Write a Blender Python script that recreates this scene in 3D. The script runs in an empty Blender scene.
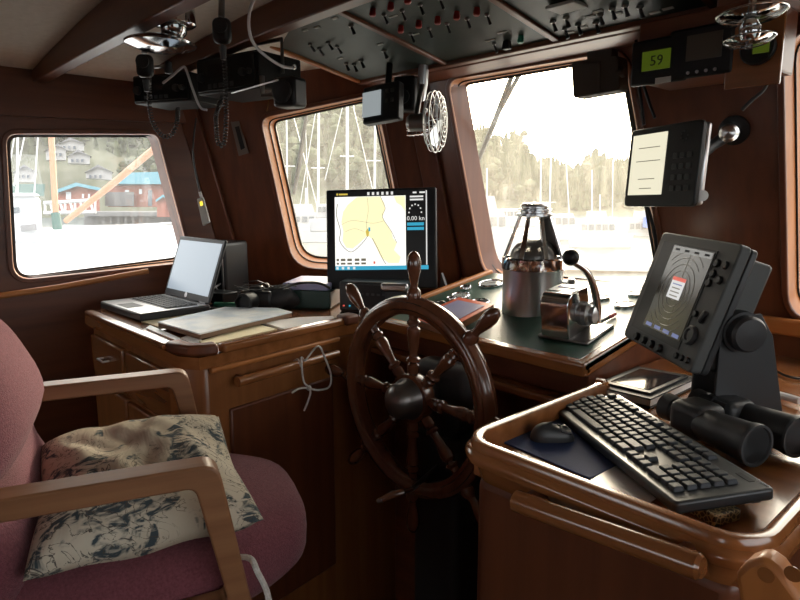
import bpy, bmesh, math, random
from mathutils import Vector, Matrix, Euler
random.seed(7)
C = bpy.context.scene.collection
SC = bpy.context.scene
CZ = 1.45                      # eye height above the wheelhouse floor; z below is written relative to the eye
F = 620.0
TH = math.radians(47.6); PT = math.atan(105/620)
FW = Vector((-math.sin(TH)*math.cos(PT), math.cos(TH)*math.cos(PT), -math.sin(PT)))
RT = Vector((math.cos(TH), math.sin(TH), 0)); UP = RT.cross(FW)
FH = Vector((-math.sin(TH), math.cos(TH), 0))
R = math.radians
PI = math.pi
def ray(x, y): return FW + RT*((x-400)/F) + UP*((300-y)/F)
def atz(x, y, z): r = ray(x, y); return r*(z/r.z)
def aty(x, y, v): r = ray(x, y); return r*(v/r.y)
def atx(x, y, v): r = ray(x, y); return r*(v/r.x)
def atd(x, y, d): return ray(x, y)*d
def onpl(x, y, p0, n): r = ray(x, y); return r*(p0.dot(n)/r.dot(n))

# ------------------------------------------------------------------ materials
MATS = {}
def newmat(name):
    m = bpy.data.materials.new(name); m.use_nodes = True
    MATS[name] = m
    return m, m.node_tree.nodes, m.node_tree.links, m.node_tree.nodes['Principled BSDF']
def setp(b, **k):
    for a, v in k.items():
        a = {'rough': 'Roughness', 'metal': 'Metallic', 'coat': 'Coat Weight', 'coatr': 'Coat Roughness', 'spec': 'Specular IOR Level', 'trans': 'Transmission Weight', 'ior': 'IOR', 'sheen': 'Sheen Weight', 'alpha': 'Alpha'}.get(a, a)
        b.inputs[a].default_value = v
def noise_color(name, c1, c2, scale=(8, 8, 8), nscale=4, detail=4, bump=0.0, bscale=60, lo=.3, hi=.7, **k):
    m, N, L, b = newmat(name)
    tc = N.new('ShaderNodeTexCoord'); mp = N.new('ShaderNodeMapping'); mp.inputs['Scale'].default_value = scale
    L.new(tc.outputs['Object'], mp.inputs['Vector'])
    nz = N.new('ShaderNodeTexNoise'); nz.inputs['Scale'].default_value = nscale; nz.inputs['Detail'].default_value = detail
    L.new(mp.outputs[0], nz.inputs['Vector'])
    cr = N.new('ShaderNodeValToRGB'); cr.color_ramp.elements[0].position = lo; cr.color_ramp.elements[1].position = hi
    cr.color_ramp.elements[0].color = (*c1, 1); cr.color_ramp.elements[1].color = (*c2, 1)
    L.new(nz.outputs['Fac'], cr.inputs[0]); L.new(cr.outputs[0], b.inputs['Base Color'])
    if bump:
        n2 = N.new('ShaderNodeTexNoise'); n2.inputs['Scale'].default_value = bscale; n2.inputs['Detail'].default_value = 3
        L.new(tc.outputs['Object'], n2.inputs['Vector'])
        bp = N.new('ShaderNodeBump'); bp.inputs['Strength'].default_value = bump; bp.inputs['Distance'].default_value = .004
        L.new(n2.outputs['Fac'], bp.inputs['Height']); L.new(bp.outputs[0], b.inputs['Normal'])
    setp(b, **k)
    return m
def wood(name, dark, light, axis, rough=.3, coat=.5, freq=30):
    s = [freq, freq, freq]; s[axis] = freq*.06
    m = noise_color(name, dark, light, tuple(s), 1.0, 6, lo=.25, hi=.75, rough=rough, coat=coat, coatr=.12)
    return m
MH_D, MH_L = (.085, .023, .009), (.165, .050, .018)
for i, a in enumerate('xyz'):
    wood('mahogany_'+a, MH_D, MH_L, i, .42, .12)
    wood('varnish_'+a, (.20, .068, .02), (.36, .14, .045), i, .22 if a != 'z' else .38, .8 if a != 'z' else .2)
    wood('oak_'+a, (.18, .075, .032), (.31, .145, .065), i, .42, .15, 45)
    wood('trim_'+a, (.36, .120, .028), (.52, .195, .05), i, .45, .08)
wood('wheelwood', (.075, .025, .012), (.16, .055, .025), 2, .22, .8)
def flat(name, c, **k):
    m, N, L, b = newmat(name); b.inputs['Base Color'].default_value = (*c, 1); setp(b, **k); return m
flat('black', (.010, .010, .011), rough=.38, spec=.35)
flat('radio_black', (.008, .008, .008), rough=.55, spec=.2)
flat('blackmatte', (.02, .02, .021), rough=.6)
flat('rubber', (.022, .022, .023), rough=.45)
flat('grey_plastic', (.050, .053, .056), rough=.5, spec=.4)
flat('key_plastic', (.045, .049, .056), rough=.6, spec=.35)
flat('dark_plastic', (.028, .03, .032), rough=.4)
flat('silver', (.55, .55, .56), rough=.28, metal=1.0)
flat('chrome', (.66, .67, .68), rough=.12, metal=1.0)
flat('steel', (.58, .60, .62), rough=.28, metal=1.0)
flat('pewter', (.22, .21, .20), rough=.32, metal=.9)
flat('brass', (.5, .33, .12), rough=.25, metal=1.0)
flat('white_plastic', (.7, .7, .7), rough=.4)
flat('cable_white', (.55, .55, .57), rough=.5)
flat('label_white', (.5, .5, .47), rough=.6)
flat('red_cap', (.30, .012, .008), rough=.4)
flat('red_ink', (.7, .04, .03), rough=.5)
flat('green_cap', (.02, .25, .16), rough=.4)
flat('teal_plastic', (.02, .16, .09), rough=.4)
flat('ink', (.02, .02, .025), rough=.7)
flat('blue_ink', (.03, .08, .5), rough=.5)
noise_color('green_leather', (.008, .045, .028), (.014, .07, .045), (1, 1, 1), 40, rough=.42, bump=.15, bscale=300)
noise_color('panel_green', (.020, .030, .024), (.030, .042, .034), (1, 1, 1), 12, rough=.45, spec=.35)
noise_color('headliner', (.70, .64, .54), (.78, .72, .62), (1, 1, 1), 60, rough=.9, bump=.3, bscale=250)
noise_color('maroon', (.150, .038, .052), (.235, .070, .088), (1, 1, 1), 220, rough=.95, bump=.6, bscale=450, sheen=.12)
noise_color('floor_teak', (.05, .022, .012), (.09, .04, .02), (40, 3, 3), 1, rough=.5)
noise_color('navy', (.028, .048, .135), (.034, .060, .165), (1, 1, 1), 300, rough=.8)
noise_color('rope', (.5, .48, .44), (.7, .68, .64), (1, 1, 1), 150, rough=.85, bump=.6, bscale=260)
noise_color('paper', (.80, .80, .79), (.86, .86, .85), (1, 1, 1), 6, rough=.75)
noise_color('paper_cream', (.66, .60, .40), (.72, .66, .46), (1, 1, 1), 6, rough=.75)
noise_color('paper_blue', (.62, .72, .82), (.86, .91, .94), (1, 1, 1), 14, lo=.4, hi=.6, rough=.35)
flat('glossy_paper', (.85, .82, .82), rough=.28, spec=.6)
flat('board_brown', (.24, .15, .09), rough=.7)
flat('folder_green', (.02, .055, .045), rough=.4)
noise_color('lavender', (.30, .30, .50), (.42, .42, .62), (1, 1, 1), 5, rough=.35)
flat('orange_border', (.75, .12, .04), rough=.4)
# cushion fabric: cream with dark blue-grey sketchy patches and fine dark strokes
def cushion_mat():
    m, N, L, b = newmat('cushion_fabric')
    tc = N.new('ShaderNodeTexCoord')
    def nz(sc, det, dist=0, map_s=(1, 1, 1)):
        mp = N.new('ShaderNodeMapping'); mp.inputs['Scale'].default_value = map_s; L.new(tc.outputs['Object'], mp.inputs['Vector'])
        n = N.new('ShaderNodeTexNoise'); n.inputs['Scale'].default_value = sc; n.inputs['Detail'].default_value = det; n.inputs['Distortion'].default_value = dist
        L.new(mp.outputs[0], n.inputs['Vector']); return n
    def ramp(src, p0, p1, c0, c1):
        r = N.new('ShaderNodeValToRGB'); r.color_ramp.elements[0].position = p0; r.color_ramp.elements[1].position = p1
        r.color_ramp.elements[0].color = c0; r.color_ramp.elements[1].color = c1; L.new(src, r.inputs[0]); return r
    K = (0, 0, 0, 1); W = (1, 1, 1, 1)
    base = ramp(nz(6, 3).outputs['Fac'], .35, .65, (.52, .45, .33, 1), (.62, .56, .44, 1))
    patch = ramp(nz(10, 6, 1.4, (1, 1.7, 1)).outputs['Fac'], .515, .58, K, W)
    fine = ramp(nz(60, 4, 1.5, (1, .4, 1)).outputs['Fac'], .42, .55, K, W)
    mul = N.new('ShaderNodeMath'); mul.operation = 'MULTIPLY'; L.new(patch.outputs[0], mul.inputs[0]); L.new(fine.outputs[0], mul.inputs[1])
    mx = N.new('ShaderNodeMixRGB'); L.new(mul.outputs[0], mx.inputs[0]); L.new(base.outputs[0], mx.inputs[1]); mx.inputs[2].default_value = (.045, .065, .075, 1)
    ln = nz(14, 8, 3.0, (1, 1, 1))
    sub = N.new('ShaderNodeMath'); sub.operation = 'SUBTRACT'; L.new(ln.outputs['Fac'], sub.inputs[0]); sub.inputs[1].default_value = .5
    ab = N.new('ShaderNodeMath'); ab.operation = 'ABSOLUTE'; L.new(sub.outputs[0], ab.inputs[0])
    st = ramp(ab.outputs[0], .006, .016, W, K)
    msk = ramp(nz(5, 2).outputs['Fac'], .42, .50, K, W)
    m2 = N.new('ShaderNodeMath'); m2.operation = 'MULTIPLY'; L.new(st.outputs[0], m2.inputs[0]); L.new(msk.outputs[0], m2.inputs[1])
    mx2 = N.new('ShaderNodeMixRGB'); L.new(m2.outputs[0], mx2.inputs[0]); L.new(mx.outputs[0], mx2.inputs[1]); mx2.inputs[2].default_value = (.08, .07, .06, 1)
    L.new(mx2.outputs[0], b.inputs['Base Color'])
    bp = N.new('ShaderNodeBump'); bp.inputs['Strength'].default_value = .5; bp.inputs['Distance'].default_value = .012
    wr = nz(8, 3, .8, (1, 2, 1)); L.new(wr.outputs['Fac'], bp.inputs['Height']); L.new(bp.outputs[0], b.inputs['Normal'])
    setp(b, rough=.9)
cushion_mat()
def pattern_mat(name, c1, c2, s):
    m, N, L, b = newmat(name)
    tc = N.new('ShaderNodeTexCoord'); v = N.new('ShaderNodeTexVoronoi'); v.inputs['Scale'].default_value = s; v.feature = 'DISTANCE_TO_EDGE'
    L.new(tc.outputs['Object'], v.inputs['Vector'])
    r = N.new('ShaderNodeValToRGB'); r.color_ramp.elements[0].position = .05; r.color_ramp.elements[1].position = .12
    r.color_ramp.elements[0].color = (*c1, 1); r.color_ramp.elements[1].color = (*c2, 1)
    L.new(v.outputs['Distance'], r.inputs[0]); L.new(r.outputs[0], b.inputs['Base Color']); setp(b, rough=.5)
pattern_mat('filigree', (.42, .32, .16), (.05, .035, .02), 150)
def glow(name, c, s):
    m, N, L, b = newmat(name); b.inputs['Base Color'].default_value = (*[x*.3 for x in c], 1)
    b.inputs['Emission Color'].default_value = (*c, 1); b.inputs['Emission Strength'].default_value = s/1.68; setp(b, rough=.3); return m
def pane_mat(name, dirt_haze, tint):  # translucent film stands for glass dirt and also veils the view with glare haze
    m, N, L, b = newmat(name)
    out = N['Material Output']; N.remove(b)
    tr = N.new('ShaderNodeBsdfTransparent'); tr.inputs[0].default_value = (.96, .97, .97, 1)
    tl = N.new('ShaderNodeBsdfTranslucent'); tl.inputs[0].default_value = (*tint, 1)
    gl = N.new('ShaderNodeBsdfGlossy'); gl.inputs['Roughness'].default_value = .02
    tc = N.new('ShaderNodeTexCoord'); mp = N.new('ShaderNodeMapping'); mp.inputs['Scale'].default_value = (26, 26, 3)
    L.new(tc.outputs['Object'], mp.inputs[0])
    nz = N.new('ShaderNodeTexNoise'); nz.inputs['Scale'].default_value = 1.5; nz.inputs['Detail'].default_value = 8; nz.inputs['Distortion'].default_value = .6; L.new(mp.outputs[0], nz.inputs[0])
    mr = N.new('ShaderNodeMapRange'); mr.inputs['From Min'].default_value = .35; mr.inputs['From Max'].default_value = .68
    mr.inputs['To Min'].default_value = dirt_haze*.75; mr.inputs['To Max'].default_value = dirt_haze*1.25; L.new(nz.outputs['Fac'], mr.inputs['Value'])
    mx = N.new('ShaderNodeMixShader'); L.new(mr.outputs[0], mx.inputs[0]); L.new(tr.outputs[0], mx.inputs[1]); L.new(tl.outputs[0], mx.inputs[2])
    m2 = N.new('ShaderNodeMixShader'); m2.inputs[0].default_value = .04; L.new(mx.outputs[0], m2.inputs[1]); L.new(gl.outputs[0], m2.inputs[2])
    L.new(m2.outputs[0], out.inputs[0])
pane_mat('pane_port', .045, (.9, .92, .95)); pane_mat('pane_corner', .05, (.95, .93, .88)); pane_mat('pane_front', .075, (1, .93, .80))
def clear_mat(name, c=(.95, .97, .97)):
    m, N, L, b = newmat(name); out = N['Material Output']; N.remove(b)
    tr = N.new('ShaderNodeBsdfTransparent'); tr.inputs[0].default_value = (*c, 1)
    gl = N.new('ShaderNodeBsdfGlossy'); gl.inputs['Roughness'].default_value = .02
    fr = N.new('ShaderNodeLayerWeight'); fr.inputs[0].default_value = .12
    mx = N.new('ShaderNodeMixShader'); L.new(fr.outputs[0], mx.inputs[0]); L.new(tr.outputs[0], mx.inputs[1]); L.new(gl.outputs[0], mx.inputs[2]); L.new(mx.outputs[0], out.inputs[0])
clear_mat('clear_glass'); clear_mat('smoked_glass', (.25, .25, .25))
M = MATS

# ------------------------------------------------------------------ mesh building
REL = {}      # object name -> matrix (relative frame) used to convert vertices for children
class MB:
    def __init__(s): s.v = []; s.f = []; s.smooth = True
    def add(s, vs, fs):
        n = len(s.v); s.v += [Vector(v) for v in vs]; s.f += [tuple(i+n for i in f) for f in fs]; return s
    def box(s, c, size, rot=None, taper=None):
        c = Vector(c); hx, hy, hz = [a/2 for a in size]; vs = []
        for z in (-1, 1):
            for (x, y) in ((-1, -1), (1, -1), (1, 1), (-1, 1)):
                t = 1 if taper is None or z < 0 else taper
                p = Vector((x*hx*t, y*hy*t, z*hz))
                if rot is not None: p = rot @ p
                vs.append(c+p)
        return s.add(vs, [(3, 2, 1, 0), (4, 5, 6, 7), (0, 1, 5, 4), (1, 2, 6, 5), (2, 3, 7, 6), (3, 0, 4, 7)])
    def tube(s, pts, r, n=10, closed=False, cap=True, flat=1.0):
        pts = [Vector(p) for p in pts]; m = len(pts); rs = r if isinstance(r, (list, tuple)) else [r]*m
        rings = []; prev = None
        for i, p in enumerate(pts):
            if closed: t = (pts[(i+1) % m]-pts[i-1])
            else: t = pts[min(i+1, m-1)]-pts[max(i-1, 0)]
            t.normalize()
            if prev is None:
                a = Vector((0, 0, 1)) if abs(t.z) < .9 else Vector((1, 0, 0))
                u = (a - t*a.dot(t)).normalized()
            else: u = (prev - t*prev.dot(t)).normalized()
            prev = u; w = t.cross(u)
            rings.append([p+(u*math.cos(2*PI*k/n)*flat+w*math.sin(2*PI*k/n))*rs[i] for k in range(n)])
        base = len(s.v); s.v += [q for rg in rings for q in rg]
        seg = m if closed else m-1
        for i in range(seg):
            j = (i+1) % m
            for k in range(n):
                k2 = (k+1) % n; s.f.append((base+i*n+k, base+i*n+k2, base+j*n+k2, base+j*n+k))
        if cap and not closed:
            s.f.append(tuple(base+k for k in range(n))[::-1]); s.f.append(tuple(base+(m-1)*n+k for k in range(n)))
        return s
    def lathe(s, prof, org=(0, 0, 0), axis=(0, 0, 1), n=32, cap=True):
        org = Vector(org); ax = Vector(axis).normalized(); q = Vector((0, 0, 1)).rotation_difference(ax)
        base = len(s.v); m = len(prof)
        for (r, h) in prof:
            for k in range(n):
                a = 2*PI*k/n; s.v.append(org+q @ Vector((r*math.cos(a), r*math.sin(a), h)))
        for i in range(m-1):
            for k in range(n):
                k2 = (k+1) % n; s.f.append((base+i*n+k, base+i*n+k2, base+(i+1)*n+k2, base+(i+1)*n+k))
        if cap:
            if prof[0][0] > 1e-5: s.f.append(tuple(base+k for k in range(n))[::-1])
            if prof[-1][0] > 1e-5: s.f.append(tuple(base+(m-1)*n+k for k in range(n)))
        return s
    def prism(s, poly, vec):          # polygon of 3D points extruded by a vector
        poly = [Vector(p) for p in poly]; vec = Vector(vec); n = len(poly)
        s.add(poly+[p+vec for p in poly], [tuple(range(n))[::-1], tuple(range(n, 2*n))]+[(i, (i+1) % n, (i+1) % n+n, i+n) for i in range(n)])
        return s
    def ring(s, outer, inner, vec):   # prism between two loops of equal length
        vec = Vector(vec); n = len(outer); vs = [Vector(p) for p in outer]+[Vector(p) for p in inner]
        vs += [p+vec for p in vs]; fs = []
        for i in range(n):
            j = (i+1) % n
            fs += [(i, j, n+j, n+i), (2*n+i, 3*n+i, 3*n+j, 2*n+j), (i, 2*n+i, 2*n+j, j), (n+i, n+j, 3*n+j, 3*n+i)]
        return s.add(vs, fs)
    def xf(s, mat):
        s.v = [mat @ v for v in s.v]; return s
    def build(s, name, mat, parent=None, local=False, bevel=0, seg=2, sharp=32, subsurf=0, solid=0, mod_angle=30):
        me = bpy.data.meshes.new(name)
        vs = s.v
        if not local:
            if parent is not None: inv = REL[parent.name].inverted(); vs = [inv @ v for v in vs]; off = Vector()
            else: off = Vector((0, 0, CZ)); vs = [v+off for v in vs]
        me.from_pydata([tuple(v) for v in vs], [], s.f)
        bm = bmesh.new(); bm.from_mesh(me)
        bmesh.ops.remove_doubles(bm, verts=bm.verts, dist=1e-6)
        bmesh.ops.recalc_face_normals(bm, faces=bm.faces)
        for f in bm.faces: f.smooth = s.smooth
        for e in bm.edges:
            if len(e.link_faces) == 2 and e.calc_face_angle(0) > R(sharp) : e.smooth = False
        if bevel and False: pass
        bm.to_mesh(me); bm.free()
        if mat is not None: me.materials.append(M[mat] if isinstance(mat, str) else mat)
        o = bpy.data.objects.new(name, me); C.objects.link(o)
        if parent is not None:
            o.parent = parent; REL[o.name] = REL[parent.name]
        if bevel:
            b = o.modifiers.new('bevel', 'BEVEL'); b.width = bevel; b.segments = seg; b.limit_method = 'ANGLE'; b.angle_limit = R(mod_angle)
        if subsurf:
            b = o.modifiers.new('sub', 'SUBSURF'); b.levels = subsurf; b.render_levels = subsurf
        return o
def tag(o, label, cat, group=None, kind=None):
    o['label'] = label; o['category'] = cat
    if group: o['group'] = group
    if kind: o['kind'] = kind
    return o
def struct(o): o['kind'] = 'structure'; return o
def thing(name, label, cat, loc=(0, 0, 0), rot=None, group=None, kind=None, local_org=True):
    o = bpy.data.objects.new(name, None); C.objects.link(o); o.empty_display_size = .05
    m = Matrix.Translation(Vector(loc)) @ (rot.to_4x4() if rot is not None else Matrix.Identity(4))
    o.matrix_world = Matrix.Translation((0, 0, CZ)) @ m
    REL[o.name] = m
    return tag(o, label, cat, group, kind)
def solo(mb, name, mat, label, cat, group=None, kind=None, **k):   # a top-level thing that is one mesh
    return tag(mb.build(name, mat, **k), label, cat, group, kind)
def Rz(d): return Matrix.Rotation(R(d), 3, 'Z')
def Rx(d): return Matrix.Rotation(R(d), 3, 'X')
def Ry(d): return Matrix.Rotation(R(d), 3, 'Y')
def ypr(y, p, r): return Rz(y) @ Rx(p) @ Ry(r)
def text(name, s, size, mat, parent, loc, rot, ext=.0004, align='CENTER'):
    cu = bpy.data.curves.new('t', 'FONT'); cu.body = s; cu.size = size; cu.extrude = ext; cu.align_x = align; cu.align_y = 'CENTER'
    cu.resolution_u = 2
    to = bpy.data.objects.new('t', cu); C.objects.link(to)
    dg = bpy.context.evaluated_depsgraph_get(); me = bpy.data.meshes.new_from_object(to.evaluated_get(dg))
    bpy.data.objects.remove(to)
    me.transform(Matrix.Translation(Vector(loc)) @ rot.to_4x4()); me.name = name
    me.materials.clear(); me.materials.append(M[mat])
    o = bpy.data.objects.new(name, me); C.objects.link(o); o.parent = parent; REL[o.name] = REL[parent.name]
    return o
def bez(pts, n=8):                    # Catmull-Rom through points
    pts = [Vector(p) for p in pts]; out = []
    for i in range(len(pts)-1):
        p0 = pts[max(i-1, 0)]; p1 = pts[i]; p2 = pts[i+1]; p3 = pts[min(i+2, len(pts)-1)]
        for k in range(n):
            t = k/n
            out.append(.5*((2*p1)+(p2-p0)*t+(2*p0-5*p1+4*p2-p3)*t*t+(3*p1-p0-3*p2+p3)*t**3))
    out.append(pts[-1]); return out
def rounded(pts, r, n=6):             # round the corners of a planar loop (3D points); r scalar or list
    pts = [Vector(p) for p in pts]; m = len(pts); out = []
    for i, p in enumerate(pts):
        rr = r[i] if isinstance(r, (list, tuple)) else r
        a = (pts[i-1]-p); b = (pts[(i+1) % m]-p)
        d = min(rr, a.length*.45, b.length*.45); A = p+a.normalized()*d; B = p+b.normalized()*d
        for k in range(n+1):
            t = k/n; out.append(A*(1-t)**2+p*2*t*(1-t)+B*t*t)
    return out
def offset_loop(loop, d, nrm):        # offset a planar closed loop outward by d in its plane
    cen = sum(loop, Vector())/len(loop); out = []; m = len(loop)
    for i, p in enumerate(loop):
        t = (loop[(i+1) % m]-loop[i-1]).normalized(); o = t.cross(nrm).normalized()
        if o.dot(p-cen) < 0: o = -o
        out.append(p+o*d)
    return out
def wall_holes(outer, holes, vec):    # planar wall with holes, extruded by vec
    bm = bmesh.new(); n = Vector(vec).normalized(); edges = []
    for lp in [outer]+holes:
        vs = [bm.verts.new(p) for p in lp]
        for i in range(len(vs)): edges.append(bm.edges.new((vs[i], vs[(i+1) % len(vs)])))
    bmesh.ops.triangle_fill(bm, use_beauty=True, use_dissolve=False, edges=edges, normal=n)
    mb = MB(); bm.verts.index_update()
    V = [v.co.copy() for v in bm.verts]; Fs = [tuple(v.index for v in f.verts) for f in bm.faces]; N = len(V)
    be = [(e.verts[0].index, e.verts[1].index) for e in bm.edges if len(e.link_faces) == 1]
    mb.add(V+[v+Vector(vec) for v in V], Fs+[tuple(i+N for i in f[::-1]) for f in Fs]+[(a, b, b+N, a+N) for a, b in be])
    bm.free(); return mb

# ------------------------------------------------------------------ room shell
FL = -CZ
RAKE = .28
def fy(z): return 1.75-(z+.27)*RAKE            # y of the raked front wall at height z
F_p = Vector((0, 1.75, -.27)); F_n = Vector((0, 1, RAKE)).normalized()
A0 = Vector((-1.62, 1.75, -.27)); B0 = Vector((-2.32, 1.2, -.27))
fd = (B0-A0).normalized(); fout = Vector((-fd.y, fd.x, 0)); fout = fout if fout.y > 0 else -fout
G_n = (fout+Vector((0, 0, RAKE*.75))).normalized()
PX = -2.32
CEIL = lambda x: .50-.048*(x+.8)**2
def isect(n1, p1, n2, p2, z):                   # xy where two planes meet at height z
    a, b, c = n1.x, n1.y, n1.dot(p1)-n1.z*z; d, e, f = n2.x, n2.y, n2.dot(p2)-n2.z*z
    D = a*e-b*d; return Vector(((c*e-b*f)/D, (a*f-c*d)/D, z))
P_n = Vector((-1, 0, 0)); P_p = Vector((PX, 0, 0))
ZT, ZB = .53, FL
k1 = lambda z: isect(F_n, F_p, G_n, A0, z); k2 = lambda z: isect(G_n, A0, P_n, P_p, z)
def win_loop(px, n, p0, r):
    return rounded([onpl(x, y, p0, n) for x, y in px], r)
tf = .085
W1 = win_loop([(5, 133.5), (157, 134), (191, 262), (13, 281)], P_n, P_p, [.035, .03, .05, .06])
W2 = win_loop([(261, 118), (376, 94), (412, 273), (294, 267)], G_n, A0, [.04, .05, .07, .09])
W3 = win_loop([(448, 80), (625, 50), (669, 298), (485, 280)], F_n, F_p, [.05, .06, .07, .10])
GL1 = win_loop([(7, 135), (151, 135.5), (183, 258), (15, 279.5)], P_n, P_p+P_n*tf, [.035, .03, .05, .06])
GL2 = win_loop([(273, 121), (372, 99), (406, 262), (303, 257)], G_n, A0+G_n*tf, [.03, .05, .07, .08])
GL3 = win_loop([(461, 84), (622, 56), (661, 289), (497, 270)], F_n, F_p+F_n*tf, [.05, .06, .07, .09])
w4l = [onpl(784, 33, F_p, F_n), None, None, onpl(789, 318, F_p, F_n)]
w4l[1] = w4l[0]+Vector((.62, 0, 0)); w4l[2] = w4l[3]+Vector((.60, 0, 0)); W4 = rounded(w4l, .07)
SX = 1.05
S_n = Vector((1, 0, 0)); S_p = Vector((SX, 0, 0))
W5 = rounded([Vector((SX, -.6, .35)), Vector((SX, 1.35, .35)), Vector((SX, 1.42, -.36)), Vector((SX, -.6, -.36))], .06)
tf = .085
front_out = [k1(ZB), Vector((SX, fy(ZB), ZB)), Vector((SX, fy(ZT), ZT)), k1(ZT)]
struct(wall_holes(front_out, [W3, W4], F_n*tf).build('wall_front', 'mahogany_z'))
struct(wall_holes([k2(ZB), k1(ZB), k1(ZT), k2(ZT)], [W2], G_n*tf).build('wall_front_left', 'mahogany_z'))
AFT = -1.7
struct(wall_holes([Vector((PX, AFT, ZB)), k2(ZB), k2(ZT), Vector((PX, AFT, ZT))], [W1], P_n*tf).build('wall_left', 'mahogany_y'))
struct(wall_holes([Vector((SX, fy(ZB), ZB)), Vector((SX, AFT, ZB)), Vector((SX, AFT, ZT)), Vector((SX, fy(ZT), ZT))], [W5], S_n*tf).build('wall_right', 'mahogany_y'))
W6 = rounded([Vector((-2.0, AFT, .28)), Vector((-.9, AFT, .28)), Vector((-.9, AFT, -.30)), Vector((-2.0, AFT, -.30))], .05)
W7 = [Vector((.0, AFT, .33)), Vector((.66, AFT, .33)), Vector((.66, AFT, FL+.12)), Vector((.0, AFT, FL+.12))]
struct(wall_holes([Vector((PX, AFT, ZB)), Vector((SX, AFT, ZB)), Vector((SX, AFT, ZT)), Vector((PX, AFT, ZT))], [W6, W7], Vector((0, -tf, 0))).build('wall_back', 'mahogany_z'))
def window(idx, loop, nrm, pane, glass=None, mat='trim_z'):
    # thin casing on the inner face, splayed reveal, rubber gasket and pane at the outer face
    if glass is None: glass = [p+nrm*tf for p in offset_loop(loop, -.012, nrm)]
    outer = offset_loop(loop, .014, nrm); lip = offset_loop(loop, -.001, nrm)
    o = struct(MB().ring([p-nrm*.010 for p in outer], [p-nrm*.010 for p in lip], nrm*.011).build('window_%d' % idx, 'mahogany_z', bevel=.003))
    REL[o.name] = Matrix.Translation((0, 0, -CZ))
    n = len(loop); inl = [p-nrm*.002 for p in lip]; mid = [a.lerp(b, .52) for a, b in zip(inl, glass)]; g2 = offset_loop(mid, -.003, nrm)
    back = [p+nrm*.0 for p in offset_loop(loop, .002, nrm)]; bo = [p+nrm*tf for p in back]
    mb = MB(); vs = inl+mid+g2+glass
    fs = []
    for l in range(3):
        for i in range(n): fs.append((l*n+i, l*n+(i+1) % n, (l+1)*n+(i+1) % n, (l+1)*n+i))
    mb.add(vs, fs).build('reveal', mat, o)
    MB().ring([p-nrm*.003 for p in mid], [p-nrm*.003 for p in offset_loop(mid, -.004, nrm)], nrm*.003).build('groove', 'rubber', o)
    gi = offset_loop(glass, -.007, nrm)
    MB().ring([p-nrm*.004 for p in glass], [p-nrm*.004 for p in gi], nrm*.008).build('gasket', 'rubber', o)
    MB().prism([p-nrm*.002 for p in glass], nrm*.005).build('pane', pane, o)
    return o
window(1, W1, P_n, 'pane_port', GL1); window(2, W2, G_n, 'pane_corner', GL2); window(3, W3, F_n, 'pane_front', GL3); window(4, W4, F_n, 'pane_front')
window(5, W5, S_n, 'pane_port'); window(6, W6, Vector((0, -1, 0)), 'pane_port')  # unseen starboard and aft windows, added and sized to bring fill light inside
# aft door
dr = MB().prism([Vector((.005, AFT-.02, .325)), Vector((.655, AFT-.02, .325)), Vector((.655, AFT-.02, FL+.125)), Vector((.005, AFT-.02, FL+.125))], (0, -.03, 0))
dr = wall_holes([Vector((.005, AFT-.01, .325)), Vector((.655, AFT-.01, .325)), Vector((.655, AFT-.01, FL+.125)), Vector((.005, AFT-.01, FL+.125))],
                [rounded([Vector((.13, AFT-.01, .22)), Vector((.53, AFT-.01, .22)), Vector((.53, AFT-.01, -.35)), Vector((.13, AFT-.01, -.35))], .05)], Vector((0, -.035, 0)))
d1 = struct(dr.build('door_1', 'mahogany_z')); REL[d1.name] = Matrix.Translation((0, 0, -CZ))
MB().prism([Vector((.12, AFT-.02, .23)), Vector((.54, AFT-.02, .23)), Vector((.54, AFT-.02, -.36)), Vector((.12, AFT-.02, -.36))], (0, -.005, 0)).build('pane', 'pane_port', d1)
MB().lathe([(.012, 0), (.012, .03), (.024, .035), (.024, .05), (.01, .055)], (.07, AFT-.012, -.5), (0, 1, 0), 16).build('door_handle', 'brass', d1)
# floor
fp = [Vector((PX, AFT, FL)), Vector((SX, AFT, FL)), Vector((SX, fy(FL), FL)), k1(FL), k2(FL)]
struct(MB().prism(fp, (0, 0, -.06)).build('floor', 'floor_teak'))
# cambered ceiling
mb = MB(); NX = 16; xs = [PX+(SX-PX)*i/NX for i in range(NX+1)]
vs = []; fs = []
for i, x in enumerate(xs):
    yt = min(1.75, 9)
    ytop = fy(CEIL(x)) if x > -1.6 else min(fy(CEIL(x)), (isect(G_n, A0, Vector((1, 0, 0)), Vector((x, 0, 0)), CEIL(x))).y)
    vs += [(x, AFT, CEIL(x)), (x, ytop+.03, CEIL(x)), (x, AFT, CEIL(x)+.06), (x, ytop+.03, CEIL(x)+.06)]
for i in range(NX):
    a = i*4; b = a+4
    fs += [(a, b, b+1, a+1), (a+2, a+3, b+3, b+2), (a+1, b+1, b+3, a+3), (a, a+2, b+2, b)]
fs += [(0, 1, 3, 2), (NX*4, NX*4+2, NX*4+3, NX*4+1)]
struct(mb.add(vs, fs).build('ceiling', 'headliner'))
def beam(idx, y0, w, bot, x0=PX, x1=SX, mat='mahogany_x', y0r=None):
    vs = []; fs = []; n = 14
    for i in range(n+1):
        x = x0+(x1-x0)*i/n; c = CEIL(x); yy = y0+((y0r-y0)*(x-x0)/(x1-x0) if y0r else 0)
        bz = bot[0]-bot[1]*(x+.8)**2; vs += [(x, yy, bz), (x, yy+w, bz), (x, yy+w, c), (x, yy, c)]
    for i in range(n):
        a = i*4; b = a+4
        for k in range(4): fs.append((a+k, a+(k+1) % 4, b+(k+1) % 4, b+k))
    fs += [(3, 2, 1, 0), tuple(n*4+k for k in range(4))]
    return struct(MB().add(vs, fs).build('trim_%d' % idx, mat, bevel=.004))
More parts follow.
